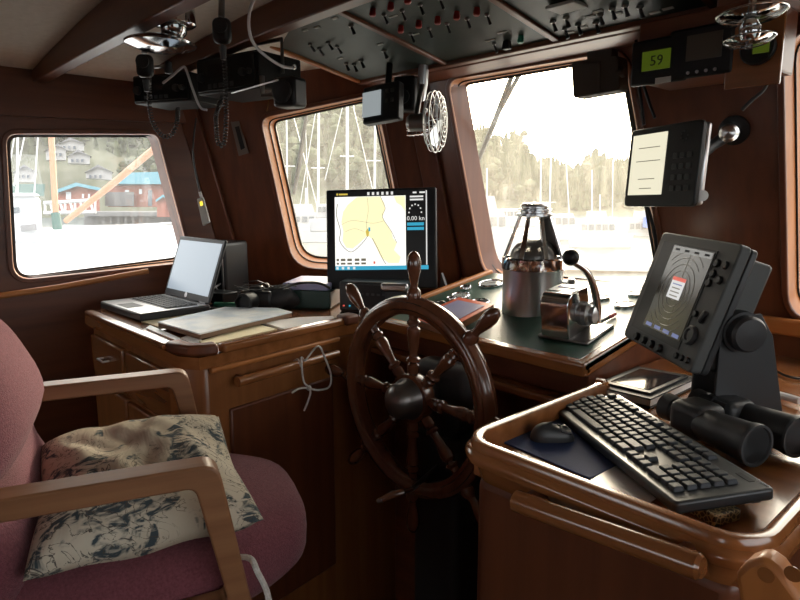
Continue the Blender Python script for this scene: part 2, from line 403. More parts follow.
beam(1, .525, .042, (.375, .009), y0r=.62); beam(2, .84, .042, (.42, .027), y0r=.98); beam(3, .05, .042, (.42, .02)); beam(4, -.45, .042, (.42, .02)); beam(5, -.95, .042, (.42, .02))
# header boards along the walls just under the ceiling
struct(MB().prism([Vector((PX+.001, AFT, .40)), Vector((PX+.001, k2(.4).y, .42)), Vector((PX+.001, k2(.26).y, .265)), Vector((PX+.001, AFT, .17))], (.016, 0, 0)).build('trim_6', 'mahogany_y', bevel=.003))
hz0, hz1 = .395, .43
struct(MB().prism([Vector((-1.55, fy(.405)-.001, .405)), Vector((SX, fy(.405)-.001, .405)), Vector((SX, fy(.50)-.001, .50)), Vector((-1.55, fy(.50)-.001, .50))], -F_n*.05).build('trim_7', 'mahogany_x', bevel=.008))
# vertical posts on the corner joints
def post(idx, kf, w, inn, z0=-.42, z1=.42, mat='mahogany_z', t=.02):
    a, b = kf(z0), kf(z1); d = (b-a).normalized(); s = inn.cross(d).normalized()
    return struct(MB().prism([a+s*w+inn*.0, a-s*w+inn*.0, b-s*w, b+s*w], inn*t).build('trim_%d' % idx, mat, bevel=.006))
post(8, k2, .035, Vector((.75, -.65, 0)).normalized(), t=.034); post(9, k1, .04, Vector((.3, -.95, -.2)).normalized(), t=.03)
# ledge / rail under the left window and on the wall
struct(MB().tube([atx(-8, 297, PX+.035), atx(60, 287, PX+.035), atx(148, 271, PX+.035)], .010, 10).build('trim_10', 'trim_y'))
# dark wall capping strip under the window 3 and 4 (sill)
s0 = onpl(500, 285, F_p, F_n); s0.z = -.305
struct(MB().prism([Vector((-1.56, fy(-.305)-.002, -.305)), Vector((SX, fy(-.305)-.002, -.305)), Vector((SX, fy(-.35), -.35)), Vector((-1.56, fy(-.35), -.35))], (0, -.03, 0)).build('trim_11', 'trim_x', bevel=.008))

# ------------------------------------------------------------------ dash console
DS = .165; DP = Vector((0, 1.14, -.37)); DN = Vector((0, -DS, 1)).normalized()
def dz(y): return -.37+DS*(y-1.14)
def dash(x, y, lift=0): return onpl(x, y, DP+Vector((0, 0, lift)), DN)
dl, drx, da = -1.415, -.69, 1.175
yf = fy(-.3)-.034
cons = thing('helm_console', 'sloping wooden helm dashboard with green leather top under the big front window', 'console', (-1.05, 1.4, FL))
body = MB()
body.prism([(dl+.01, da+.03, dz(da+.03)-.012), (dl+.01, yf, dz(yf)-.012), (dl+.01, yf, FL), (dl+.01, 1.26, FL), (dl+.01, 1.26, -.47), (dl+.01, da+.03, -.45)], (drx-dl-.02, 0, 0))
body.build('body', 'mahogany_x', cons, bevel=.004)
MB().prism([(dl, da, dz(da)), (drx, da, dz(da)), (drx, yf, dz(yf)), (dl, yf, dz(yf))], DN*-.012).build('green_top', 'green_leather', cons)
def dbar(x0, y0, x1, y1, w, h, lift, name, mat):   # edging lying on the slope
    a = Vector((x0, y0, dz(y0)+lift)); b = Vector((x1, y1, dz(y1)+lift)); t = (b-a).normalized(); s = DN.cross(t).normalized()
    return MB().prism([a-s*w/2, a+s*w/2, b+s*w/2, b-s*w/2], DN*-h).build(name, mat, cons, bevel=.006, seg=3)
dbar(dl, da+.006, drx, da+.006, .03, .032, .004, 'edging', 'varnish_x')
dbar(drx-.014, da, drx-.014, yf, .028, .035, .004, 'edging', 'varnish_y')
dbar(dl+.008, da, dl+.008, yf, .022, .035, .012, 'edging', 'trim_y')
MB().prism([(dl, da-.008, -.455), (drx, da-.008, -.455), (drx, da+.05, -.455), (dl, da+.05, -.455)], (0, 0, -.02)).build('lower_ledge', 'varnish_x', cons, bevel=.006)
# glass-topped dials let into the dash
for i, (x, y, r) in enumerate([(437, 306, .030), (461, 297, .030), (480, 304, .030), (491, 285, .042), (452, 300, .016), (466, 289, .02)]):
    p = dash(x, y)
    g = thing('dial', ['round silver rimmed dial nearest the ship wheel on the green dash', 'round silver dial between two others left of the compass', 'round silver dial just behind the orange bordered sheet', 'largest round dial beside the compass base at its left', 'tiny round gauge among the larger dash dials', 'small round dial at the rear edge of the green dash'][i], 'gauge', p, ypr(0, math.degrees(math.atan(DS)), 0), 'silver rimmed dials set in the green dash')
    MB().lathe([(r*.9, 0), (r, .002), (r, .006), (r*.93, .010), (r*.84, .008), (r*.82, .004), (0.0001, .004)], n=28).build('bezel', 'chrome', g, local=True)
    MB().lathe([(r*.82, .0045), (.0001, .0046)], n=28, cap=False).build('face', 'label_white' if i in (1, 3) else 'grey_plastic', g, local=True)
    MB().box((0, r*.3, .0052), (r*.06, r*.7, .0006), Rz(35*i)).build('needle', 'black', g, local=True)
    MB().lathe([(r*.80, .0075), (.0001, .0085)], n=28, cap=False).build('lens', 'clear_glass', g, local=True)
for i, (x, y, r) in enumerate([(601, 299, .024), (625, 306, .030), (637, 295, .026), (597, 305, .012)]):
    p = dash(x, y)
    g = thing('glass_disc', ['round glass disc on the dash behind the throttle lever', 'round glass disc on the dash nearest the radar display', 'round glass disc half hidden by the radar display', 'tiny round glass disc beside the throttle lever'][i], 'glass disc', p, ypr(0, math.degrees(math.atan(DS)), 0), 'round glass discs on the right of the dash')
    MB().lathe([(r, 0), (r, .005), (r*.9, .007), (r*.88, .005), (.0001, .005)], n=28).build('rim', 'chrome', g, local=True)
    MB().lathe([(r*.88, .0055), (.0001, .0057)], n=28, cap=False).build('face', 'white_plastic', g, local=True)
# pen on the dash
p0, p1 = dash(600, 322, .006), dash(615, 314, .006)
pen = thing('marker_pen', 'black pen with a red band lying on the green dash beside the throttle', 'pen', p0)
MB().tube([p0, p0.lerp(p1, .55)], .0045, 8).build('barrel', 'black', pen)
MB().tube([p0.lerp(p1, .55), p1], .005, 8).build('cap', 'red_cap', pen)
# orange bordered sheet on a wooden clipboard
cq = [dash(448, 330, .03), dash(411, 318, .03), dash(459, 298, .03), dash(494, 305, .03)]
cl = thing('clipboard', 'orange bordered printed card on a wooden board lying on the dash left of the compass', 'clipboard', dash(455, 315, .0))
MB().prism(cq, (0, 0, -.018)).build('board', 'oak_x', cl, bevel=.002)
up = Vector((0, 0, .001)); MB().prism([p+up for p in cq], (0, 0, .0012)).build('card', 'orange_border', cl)
ctr = sum(cq, Vector())/4; inn = [ctr.lerp(p, .76)+Vector((0, 0, .0025)) for p in cq]
MB().prism(inn, (0, 0, .0012)).build('printed_sheet', 'lavender', cl)

# ------------------------------------------------------------------ compass binnacle
cp = Vector((-1.035, 1.455, dz(1.455)))
comp = thing('compass', 'stainless steel marine compass with domed bowl under a slatted cone hood', 'compass', cp)
r0 = .084
MB().lathe([(r0*1.0, -.03), (r0, -.003), (r0, .104), (r0*1.02, .108), (r0*1.03, .112)], n=48).build('bowl_housing', 'steel', comp, local=True)
MB().lathe([(r0*1.03, .112), (r0*1.04, .116), (r0*1.04, .142), (r0*1.0, .146), (r0*.93, .146), (r0*.93, .120)], n=48, cap=False).build('ring', 'chrome', comp, local=True)
dome = []
for i in range(11):
    a = i/10*PI/2; dome.append((r0*.78*math.cos(a)+.0001, .142+r0*.68*math.sin(a)))
MB().lathe(dome, n=40).build('glass_dome', 'pewter', comp, local=True)
for k in range(8):
    a = 2*PI*k/8+.2+R(47); b0 = Vector((math.cos(a)*r0*.98, math.sin(a)*r0*.97, .146)); b1 = Vector((math.cos(a)*r0*.46, math.sin(a)*r0*.46, .264))
    rad = Vector((math.cos(a), math.sin(a), 0)); t = (b1-b0).normalized(); s = t.cross(rad).normalized(); n_ = s.cross(t)
    if k in (1, 2, 0):     # solid hood plates on the far side are dark
        pass
    MB().prism([b0+s*.0065, b0-s*.0065, b1-s*.0045, b1+s*.0045], n_*.006).build('hood_bar', 'chrome', comp, local=True)
hp = []
for k in range(9):
    a = R(20)+k/8*R(75); hp.append((a,))
mbp = MB(); vs = []
for (a,) in hp: vs += [Vector((math.cos(a)*r0*.93, math.sin(a)*r0*.93, .147)), Vector((math.cos(a)*r0*.46, math.sin(a)*r0*.46, .262))]
mbp.add(vs, [(2*i, 2*i+2, 2*i+3, 2*i+1) for i in range(8)]).build('hood_shade', 'dark_plastic', comp, local=True)
MB().lathe([(r0*.42, .256), (r0*.60, .261), (r0*.60, .267), (r0*.47, .269), (r0*.47, .274), (r0*.55, .276), (r0*.55, .280), (r0*.44, .282), (r0*.44, .286), (r0*.50, .288), (r0*.42, .295), (.0001, .298)], n=36).build('top_cap', 'steel', comp, local=True)
kd = (RT*.9-FH*.25).normalized()
MB().lathe([(.010, 0), (.010, .012), (.020, .016), (.020, .03), (.016, .034)], Vector((0, 0, .07))+kd*r0*.98, kd, 20).build('side_knob', 'steel', comp, local=True)
# ------------------------------------------------------------------ throttle control
tp = dash(572, 335)
th = thing('throttle_control', 'chrome engine throttle head with one curved lever and black ball knob', 'throttle', tp, ypr(4, math.degrees(math.atan(DS)), 0))
MB().box((.0, .02, .004), (.135, .14, .008)).build('base_plate', 'pewter', th, local=True, bevel=.003)
prof = [(-.052, -.045, .008), (-.052, -.045, .06)]
hs = []
for k in range(7):
    a = PI - k/6*PI/2*1.0; hs.append(Vector((0, -.022+.030*math.cos(a), .068+.030*math.sin(a))))
hs = [h+Vector((0, 0, .018)) for h in hs]
sec = [Vector((0, -.052, .008))]+hs+[Vector((0, .05, .112)), Vector((0, .062, .008))]
MB().prism([p+Vector((-.055, 0, 0)) for p in sec], (.075, 0, 0)).build('housing', 'chrome', th, local=True, bevel=.003)
MB().prism([Vector((-.05, -.018, .1165)), Vector((.015, -.018, .1165)), Vector((.015, .045, .1135)), Vector((-.05, .045, .1135))], (0, 0, .001)).build('name_plate', 'white_plastic', th, local=True)
MB().prism([Vector((-.04, .012, .1165)), Vector((.005, .012, .1165)), Vector((.005, .022, .1165)), Vector((-.04, .022, .1165))], (0, 0, .0012)).build('plate_print', 'blue_ink', th, local=True)
MB().lathe([(.030, 0), (.030, .012), (.024, .018), (.024, .03), (.010, .034)], (.02, .034, .048), (1, 0, 0), 24).build('hub', 'steel', th, local=True)
lv = bez([(.046, .040, .028), (.048, .038, .075), (.046, .026, .125), (.040, .004, .165), (.026, -.026, .192)], 6)
MB().tube(lv, [.011-.0045*i/(len(lv)-1) for i in range(len(lv))], 12).build('lever', 'chrome', th, local=True)
kn = [(.0001, -.0195)]+[(.0195*math.cos(a), .0195*math.sin(a)) for a in [(-80+160*i/14)*PI/180 for i in range(15)]]+[(.0001, .0195)]
MB().lathe(kn, (.022, -.032, .206), (0, 0, 1), 28).build('ball_knob', 'black', th, local=True)

# ------------------------------------------------------------------ ship's wheel
WC = Vector((-1.047, 1.0, -.485)); WR = .25
yaw = .45
wh = thing('ship_wheel', "dark varnished eight spoke ship's wheel with pewter hub", 'wheel', WC, Rz(yaw))
prof = []
for k in range(20):
    a = 2*PI*k/20; prof.append((math.cos(a)*.019, math.sin(a)*.018))
def torus(R0, sec, y0=0, n=72):
    vs = []; fs = []; m = len(sec)
    for i in range(n):
        a = 2*PI*i/n
        for (dr_, dy) in sec: vs.append(((R0+dr_)*math.cos(a), y0+dy, (R0+dr_)*math.sin(a)))
    for i in range(n):
        for k in range(m):
            fs.append((i*m+k, i*m+(k+1) % m, ((i+1) % n)*m+(k+1) % m, ((i+1) % n)*m+k))
    return MB().add(vs, fs)
sec = [(-.022, -.010), (-.021, -.015), (-.018, -.017), (-.012, -.017), (-.010, -.018), (-.008, -.022), (-.004, -.024), (.005, -.024), (.009, -.022), (.010, -.018), (.012, -.017), (.017, -.016), (.020, -.012), (.020, -.007), (.022, -.004), (.023, .002), (.021, .008), (.018, .018), (.010, .024), (-.015, .022), (-.022, .013)]
torus(WR-.023, sec).build('rim', 'wheelwood', wh, local=True, sharp=42)
hubp = [(.04, .02), (.052, -.0), (.054, -.012), (.052, -.016), (.050, -.024), (.046, -.030), (.044, -.046), (.038, -.060), (.026, -.070), (.010, -.076), (.0001, -.077)]
MB().lathe([(r, -h) for r, h in hubp], (0, 0, 0), (0, -1, 0), 40).build('hub_cap', 'pewter', wh, local=True)
MB().lathe([(.060, -.014), (.063, .0), (.060, .018)], (0, 0, 0), (0, -1, 0), 40).build('hub_disc', 'wheelwood', wh, local=True)
MB().tube([(0, .0, 0), (0, .075, 0)], .018, 16).build('shaft', 'pewter', wh, local=True)
spin = [(.05, .011), (.07, .015), (.082, .015), (.086, .010), (.092, .017), (.098, .017), (.102, .011), (.110, .010), (.135, .013), (.158, .017), (.170, .016), (.176, .010), (.182, .016), (.188, .016), (.194, .011), (.215, .013)]
hand = [(.235, .016), (.252, .018), (.262, .016), (.270, .010), (.278, .0095), (.290, .012), (.310, .0165), (.330, .0175), (.345, .014), (.353, .008), (.356, .002)]
for k in range(8):
    a = PI/2+k*PI/4; ax = (math.cos(a), 0, math.sin(a))
    sp = MB().lathe([(r, h) for h, r in spin], (0, 0, 0), ax, 16).build('spoke', 'wheelwood', wh, local=True)
    MB().lathe([(r, h) for h, r in hand], (0, 0, 0), ax, 18).build('handle', 'wheelwood', sp, local=True)
ped = thing('wheel_pedestal', "dark steering pedestal and pump housing behind the ship's wheel", 'pedestal', (-1.04, 1.12, FL))
MB().box((-1.04, 1.125, (FL-.60)/2), (.16, .12, -.60-FL)).build('column', 'blackmatte', ped, bevel=.02, seg=3)
MB().box((-1.04, 1.118, -.475), (.19, .08, .12)).build('pump_housing', 'grey_plastic', ped, bevel=.03, seg=4)
MB().lathe([(.05, 0), (.06, .01), (.06, .07), (.04, .08)], (-1.04, 1.16, -.56), (0, -1, 0), 24).build('bearing', 'dark_plastic', ped)
lk = thing('lock_lever', "small dark lever with bright tip below the ship's wheel", 'lever', atd(402, 492, 1.33))
MB().tube([atd(412, 489, 1.42), atd(402, 492, 1.33), atd(392, 495, 1.33), atd(380, 500, 1.33)], [.005, .006, .009, .006], 12).build('handle', 'wheelwood', lk)
MB().tube([atd(382, 499.5, 1.33), atd(377, 501.5, 1.33)], [.007, .004], 12).build('tip', 'pewter', lk)
MB().tube([Vector((-1.04, 1.10, -.68)), atd(412, 489, 1.42)], .006, 10).build('rod', 'pewter', lk)

# ------------------------------------------------------------------ chart desk
DZ = -.375
desk = thing('chart_desk', 'varnished wooden chart desk with drawers and rounded corner at the left of the wheel', 'desk', (-1.85, .95, FL))
dpoly = [(-1.350, .612), (-1.418, 1.06), (-1.42, 1.60), (-1.62, 1.70), (-2.30, 1.17), (-2.30, .565), (-1.36, .565)]
dpoly = [(-1.352, .600), (-1.420, 1.06), (-1.422, 1.62), (-1.70, 1.66), (-2.305, 1.19), (-2.305, .78), (-2.10, .563), (-1.40, .570)]
MB().prism([(x, y, DZ) for x, y in dpoly], (0, 0, -.03)).build('desktop', 'varnish_x', desk)
ins = .02
bp_ = [(-1.372, .62), (-1.438, 1.06), (-1.44, 1.60), (-1.70, 1.64), (-2.29, 1.18), (-2.29, .79), (-2.10, .585), (-1.42, .590)]
MB().prism([(x, y, DZ-.03) for x, y in bp_], (0, 0, FL-DZ+.03)).build('cabinet', 'varnish_z', desk, bevel=.01)
def rail(parent, pts, w, h, mat, name='fiddle_rail', z=DZ, bev=.007, closed=False):
    pts = [Vector((p[0], p[1], z)) for p in pts]; L_, Rr = [], []
    m = len(pts)
    for i, p in enumerate(pts):
        t = (pts[min(i+1, m-1)]-pts[max(i-1, 0)]).normalized(); s = Vector((-t.y, t.x, 0)); L_.append(p+s*w/2); Rr.append(p-s*w/2)
    mb = MB(); vs = []
    for a, b in zip(L_, Rr): vs += [a, b, b+Vector((0, 0, h)), a+Vector((0, 0, h))]
    fs = []
    for i in range(m-1):
        for k in range(4): fs.append((4*i+k, 4*i+(k+1) % 4, 4*i+4+(k+1) % 4, 4*i+4+k))
    fs += [(3, 2, 1, 0), tuple(4*(m-1)+k for k in range(4))]
    return mb.add(vs, fs).build(name, mat, parent, bevel=bev, seg=3, mod_angle=50)
rail(desk, [(-2.09, .574), (-1.48, .580)], .028, .016, 'varnish_x', bev=.005)
rail(desk, [(-1.362, .66), (-1.428, 1.075)], .03, .022, 'varnish_y', bev=.006)
cpts = [(-1.46, .583), (-1.42, .585), (-1.385, .598), (-1.368, .622), (-1.362, .65)]
rail(desk, cpts, .04, .028, 'mahogany_x', 'corner_block', bev=.008)
rail(desk, [(-1.428, 1.07), (-1.43, 1.12)], .05, .03, 'mahogany_y', 'corner_block', bev=.008)
# mouldings under the desk edge
rail(desk, [(-1.362, .63), (-1.425, 1.06)], .014, .014, 'trim_y', 'moulding', z=DZ-.046, bev=.005)
for (x0, x1) in [(-2.08, -1.80), (-1.78, -1.46)]:
    d_ = MB().box(((x0+x1)/2, .580, DZ-.125), (x1-x0, .02, .13)).build('drawer', 'varnish_x', desk, bevel=.005)
    cx = (x0+x1)/2
    MB().tube([(cx-.025, .572, DZ-.115), (cx-.025, .552, DZ-.115), (cx+.025, .552, DZ-.115), (cx+.025, .572, DZ-.115)], .003, 8).build('handle', 'silver', d_)
for (x0, x1) in [(-2.08, -1.80), (-1.78, -1.46)]:
    d_ = MB().box(((x0+x1)/2, .580, DZ-.32), (x1-x0, .02, .22)).build('door', 'varnish_z', desk, bevel=.005)
# side grab rail on the wheel side
g0 = Vector((-1.345, .69, DZ-.075)); g1 = Vector((-1.400, 1.035, DZ-.075))
MB().tube([g0, g0.lerp(g1, .2), g1], [.013, .013, .012], 14).build('grab_rail', 'varnish_y', desk)
for t_ in (.06, .94):
    q = g0.lerp(g1, t_); MB().tube([q, q+Vector((-.05, 0, 0))], .008, 10).build('rail_bracket', 'mahogany_x', desk)
MB().box((-1.405, .86, DZ-.45), (.012, .36, .6), Rz(8.5)).build('side_panel', 'mahogany_z', desk, bevel=.006)
# white cord tied on the grab rail
cord = []
q = g0.lerp(g1, .62)
pts = [atx(312, 343, q.x+.02), atx(318, 346, q.x+.022), atx(325, 358, q.x+.024), atx(331, 375, q.x+.024), atx(329, 387, q.x+.024), atx(318, 390, q.x+.024), atx(306, 388, q.x+.024), atx(298, 389, q.x+.024), atx(292, 393, q.x+.024)]
pts2 = [q+Vector((0, -.02, -.016)), atx(301, 357, q.x+.022), atx(302, 370, q.x+.022), atx(304, 382, q.x+.024), atx(309, 388, q.x+.028), atx(310, 395, q.x+.024), atx(304, 411, q.x+.024)]
loop = [q+Vector((.0, -.01, .016)), q+Vector((.016, 0, .004))]
cd = thing('cord', 'thin white cord knotted around the desk grab rail', 'cord', q)
MB().tube(bez([q+Vector((-.016, 0, -.004)), q+Vector((-.006, 0, .016)), q+Vector((.012, 0, .012))]+pts[1:], 5), .0028, 8).build('loop', 'rope', cd)
MB().tube(bez([q+Vector((-.012, -.02, .008)), q+Vector((.006, -.02, .016)), q+Vector((.017, -.02, 0))]+pts2[1:], 5), .0028, 8).build('tail', 'rope', cd)
kp = atx(309, 388, q.x+.026); MB().lathe([(.0001, -.008), (.006, -.005), (.008, 0), (.006, .005), (.0001, .008)], kp, (0, 1, .3), 12).build('knot', 'rope', cd)

# ---- laptop
lp = thing('laptop', 'open grey laptop with blank pale screen on the chart desk below the left window', 'laptop', (-2.02, .755, DZ+.0005), Rz(3))
LW, LD = .318, .228
MB().box((0, 0, .014), (LW, LD, .022)).build('base', 'dark_plastic', lp, local=True, bevel=.005)
MB().box((0, 0, .0255), (LW-.006, LD-.006, .0015)).build('palm_rest', 'silver', lp, local=True)
MB().box((0, .028, .0268), (.275, .105, .001)).build('key_bed', 'dark_plastic', lp, local=True)
kb = MB()
for r_ in range(6):
    for c_ in range(15):
        kb.box((-.124+c_*.0177, .075-r_*.0172, .0285), (.015, .0142, .003), taper=.85)
o = kb.build('keys', 'grey_plastic', lp, local=True); o['kind'] = 'stuff'
MB().box((-.01, -.075, .0268), (.085, .05, .001)).build('touchpad', 'grey_plastic', lp, local=True, bevel=.0003)
LR = Matrix.Translation((0, LD/2-.004, .026)) @ Matrix.Rotation(R(-20), 4, 'X')
lid = MB().box((0, .0, .108), (LW, .009, .216)).xf(LR).build('screen_lid', 'grey_plastic', lp, local=True, bevel=.004)
MB().box((0, -.0052, .112), (LW-.028, .001, .178)).xf(LR).build('display', glow('laptop_screen', (.55, .66, .76), .55), lid, local=True)
MB().lathe([(.009, 0), (.009, .0006)], (0, -.0052, .014), (0, -1, 0), 16).xf(LR).build('badge', 'silver', lid, local=True)
for sx in (-1, 1):
    MB().tube([(sx*.12-.02, LD/2-.004, .026), (sx*.12+.02, LD/2-.004, .026)], .006, 10).build('hinge', 'black', lp, local=True)
# ---- desktop computer behind the laptop
pcp = atz(226, 297, DZ)
pc = thing('computer_tower', 'black upright computer case behind the laptop', 'computer', pcp, Rz(30))
MB().box((0, 0, .10), (.11, .16, .215)).build('case', 'black', pc, local=True, bevel=.012, seg=3)
MB().box((.0, -.082, .10), (.02, .004, .16)).build('front_strip', 'dark_plastic', pc, local=True)
MB().box((.045, -.082, .10), (.006, .004, .17)).build('chrome_edge', 'silver', pc, local=True)
hub = thing('router_box', 'small black box with a blue light beside the computer case', 'router', atz(222, 303, DZ), Rz(15))
MB().box((0, 0, .022), (.09, .07, .04)).build('case', 'black', hub, local=True, bevel=.004)
MB().box((-.025, -.0355, .022), (.004, .001, .004)).build('light', glow('blue_led', (.1, .25, 1), 6), hub, local=True)
MB().tube(bez([(-.04, .02, .04), (-.05, .01, .06), (-.03, .0, .055), (-.045, .06, .07)], 5), .003, 8).build('plug_cable', 'cable_white', hub, local=True)
# green marker, blue cap
gp = atz(215, 305, DZ+.012)
solo(MB().tube([gp, gp+Vector((.07, .05, 0))], .011, 14), 'highlighter', 'teal_plastic', 'stubby green marker lying beside the laptop', 'marker', sharp=60)
gp = atz(199, 306, DZ+.008)
solo(MB().tube([gp, gp+Vector((.045, .01, 0))], .007, 12), 'marker_cap', 'blue_ink', 'small blue cap lying beside the laptop hinge', 'plug', sharp=60)
gp = atz(212, 309, DZ+.006)
solo(MB().box(gp, (.05, .02, .01), Rz(20)), 'usb_stick', 'black', 'small black stick on the desk in front of the green marker', 'usb stick', bevel=.003)
# ---- papers
def sheet(name, px, z, t, mat, label, cat, parts=None, bevel=0):
    q = [atz(x, y, z) for x, y in px]
    return solo(MB().prism(q, (0, 0, -t)), name, mat, label, cat, bevel=bevel), q
_, yq = sheet('notepad', [(141, 321), (160, 327), (203, 314), (199, 309), (186, 309)], DZ+.004, .0035, 'paper_cream', 'cream notepad lying under the laptop and the folded chart', 'notepad')
ch = thing('folded_chart', 'thick pale blue nautical chart pad on brown board spread on the chart desk', 'chart', atz(220, 322, DZ))
cq = [atz(x, y, DZ+.018) for x, y in [(158, 323), (200, 335), (292, 313), (277, 309), (225, 308)]]
MB().prism(cq, (0, 0, -.0125)).build('board', 'board_brown', ch, bevel=.002)
cq2 = [p+Vector((0, 0, .004)) for p in cq]
MB().prism(cq2, (0, 0, -.0035)).build('chart_sheet', 'paper_blue', ch)
_c = sum(cq2, Vector())/5
for i in range(4):
    a = _c.lerp(cq2[i], .8); b = _c.lerp(cq2[(i+2) % 5], .55); mid = (a+b)/2+Vector((.03*(-1)**i, .02, 0))
    MB().tube(bez([a, mid, b], 5), .0012, 5, flat=.3).build('coastline', 'paper', ch)
sheet('paper_sheet', [(206, 345), (199, 341), (258, 324), (277, 329)], DZ+.005, .0045, 'paper_cream', 'pale yellow paper along the front edge of the chart desk', 'paper')
sheet('paper_sheet', [(262, 322), (300, 317), (333, 316), (336, 321), (285, 329)], DZ+.0065, .006, 'paper', 'crumpled white papers at the wheel end of the chart desk', 'paper')
sheet('sticky_note', [(180, 338), (192, 343), (202, 340), (190, 334)], DZ+.006, .005, 'paper', 'small white note at the front corner of the chart desk', 'note')
sheet('ruler', [(150, 325), (190, 342), (187, 345), (146, 328)], DZ+.004, .0035, 'paper_blue', 'flat pale parallel ruler along the desk edge before the chart', 'ruler')
# ---- black binoculars bundle on the desk
bc = atz(257, 304, DZ+.02)
bg = thing('camera', 'black camera with crumpled strap lying beside the green box', 'camera', Vector((bc.x, bc.y, DZ)), Rz(48))
def blob(c, s, seed, n=18, m=12, amp=.12):
    rnd = random.Random(seed); ph = [rnd.uniform(0, 6) for _ in range(6)]
    vs, fs = [], []
    for i in range(m+1):
        th_ = PI*i/m
        for j in range(n):
            a = 2*PI*j/n; k = 1+amp*(math.sin(3*a+ph[0])*math.sin(2*th_+ph[1])+.6*math.sin(5*a+ph[2]+3*th_))
            vs.append((c[0]+s[0]*k*math.sin(th_)*math.cos(a), c[1]+s[1]*k*math.sin(th_)*math.sin(a), c[2]+s[2]*math.cos(th_)*k))
    for i in range(m):
        for j in range(n):
            fs.append((i*n+j, i*n+(j+1) % n, (i+1)*n+(j+1) % n, (i+1)*n+j))
    return MB().add(vs, fs)
MB().box((0, 0, .035), (.11, .06, .062)).build('body', 'black', bg, local=True, bevel=.012, seg=3)
MB().lathe([(.030, 0), (.032, .04), (.030, .05), (.024, .052), (.022, .04)], (-.01, -.03, .036), (-.35, -1, 0), 24).build('lens', 'black', bg, local=True)
MB().box((0, 0, .072), (.04, .04, .018)).build('viewfinder', 'black', bg, local=True, bevel=.006)
blob((.075, .01, .038), (.060, .040, .038), 3).build('strap_case', 'blackmatte', bg, local=True)
for i in range(6):
    rnd = random.Random(i); pts = [(-.06+.035*k+rnd.uniform(-.015, .015), -.045+.02*i+rnd.uniform(-.015, .015), .075+rnd.uniform(-.012, .016)) for k in range(6)]
    MB().tube(bez(pts, 5), .0035, 6, flat=.4).build('strap', 'rubber', bg, local=True)
# ---- green box file with papers
bx = thing('box_file', 'dark green file box topped with lavender sleeves beside the computer monitor', 'file box', atz(309, 307, DZ), Rz(38))
MB().box((-.0, .06, .032), (.17, .20, .06)).build('box', 'folder_green', bx, local=True, bevel=.003)
MB().box((.0856, .06, .032), (.002, .18, .05)).build('page_block', 'paper', bx, local=True)
MB().box((-.055, -.0405, .036), (.028, .001, .03)).build('spine_label', 'label_white', bx, local=True)
mb = MB().box((.0, .06, .074), (.16, .19, .024)); mb.build('sleeves', 'lavender', bx, local=True, bevel=.005)
wp = [atz(283, 288, DZ+.10), atz(300, 283, DZ+.12), atz(318, 283, DZ+.11), atz(330, 288, DZ+.09)]
solo(MB().tube(bez(wp, 6), .004, 8), 'cable', 'black', 'thin black cable looping behind the lavender sleeves', 'cable')

# ---- chart plotter monitor and its base unit
mr = ypr(40.3, -8, -1.5); mc = Vector((-1.567, 1.345, -.143))
mon = thing('chart_monitor', 'black flat monitor showing a nautical chart before the middle window', 'monitor', mc, mr)
MW, MH = .37, .333
MB().box((0, .018, 0), (MW, .036, MH)).build('bezel', 'black', mon, local=True, bevel=.006)
MB().box((0, .06, -.02), (.2, .05, .2)).build('rear_housing', 'black', mon, local=True, bevel=.01)
glow('scr_white', (1, .99, .93), 1.15); glow('scr_land', (1, .90, .52), 1.12); glow('scr_dark', (.02, .02, .02), .3); glow('scr_blue', (.05, .45, .68), .8); glow('scr_ink', (.25, .22, .16), .5); glow('scr_red', (.8, .12, .08), .8); glow('scr_txt', (.85, .85, .82), .9); glow('scr_amber', (.8, .6, .1), .8)
sw, sh = .313, .262   # screen size
sx0, sz0 = -.155, -.103
def scr(px, py):      # target px of the screen to monitor-local
    return (sx0+(px-331)/(430-331)*sw, sz0+(274.5-py)/(274.5-195.5)*sh)
def scrq(parent, x0, y0, x1, y1, mat, name, lift=.001):
    a = scr(x0, y0); b = scr(x1, y1)
    return MB().box(((a[0]+b[0])/2, -lift, (a[1]+b[1])/2), (abs(b[0]-a[0]), .0006, abs(b[1]-a[1]))).build(name, mat, parent, local=True)
disp = scrq(mon, 331, 195.5, 430, 274.5, 'scr_dark', 'display')
def sq(*a, **k): return scrq(disp, *a, **k)
sq(331, 201, 406.5, 270.5, 'scr_white', 'chart_sea', lift=.0016)
sq(331, 270.5, 430, 274.5, 'scr_blue', 'task_bar', lift=.0016)
def poly(px, mat, name, lift):
    pts = [(scr(x, y)[0], -lift, scr(x, y)[1]) for x, y in px]
    return MB().prism(pts, (0, -.0004, 0)).build(name, mat, disp, local=True)
poly([(355, 201.5), (380, 201.5), (384, 208), (385, 214), (382, 222), (386, 229), (391, 236), (393, 243), (397, 248), (394, 255), (401, 262), (399, 268), (388, 268), (380, 262), (376, 254), (371, 244), (366, 240), (358, 247), (350, 253), (343, 252), (339, 245), (340, 236), (338, 226), (340, 216), (345, 209)], 'scr_land', 'land', .0022)
poly([(394, 201.5), (406, 201.5), (406, 217), (402, 211), (397, 208)], 'scr_land', 'land', .0022)
def line(px, w=.0012, mat='scr_ink', name='chart_line'):
    pts = [(scr(x, y)[0], -.0028, scr(x, y)[1]) for x, y in px]
    MB().tube(bez(pts, 4), w, 5).build(name, mat, disp, local=True)
line([(334, 208), (333, 220), (337, 235), (336, 245), (343, 254), (350, 256), (360, 248), (366, 241)])
line([(371, 243), (376, 252), (381, 262), (385, 269)]); line([(380, 201.5), (383, 208), (385, 214), (382, 222), (391, 236), (397, 248)], .0009)
line([(338, 229), (348, 225), (360, 226), (372, 228), (383, 226)], .0005); line([(366, 202), (367, 215), (365, 228), (366, 240)], .0005); line([(342, 236), (352, 233), (362, 236)], .0005)
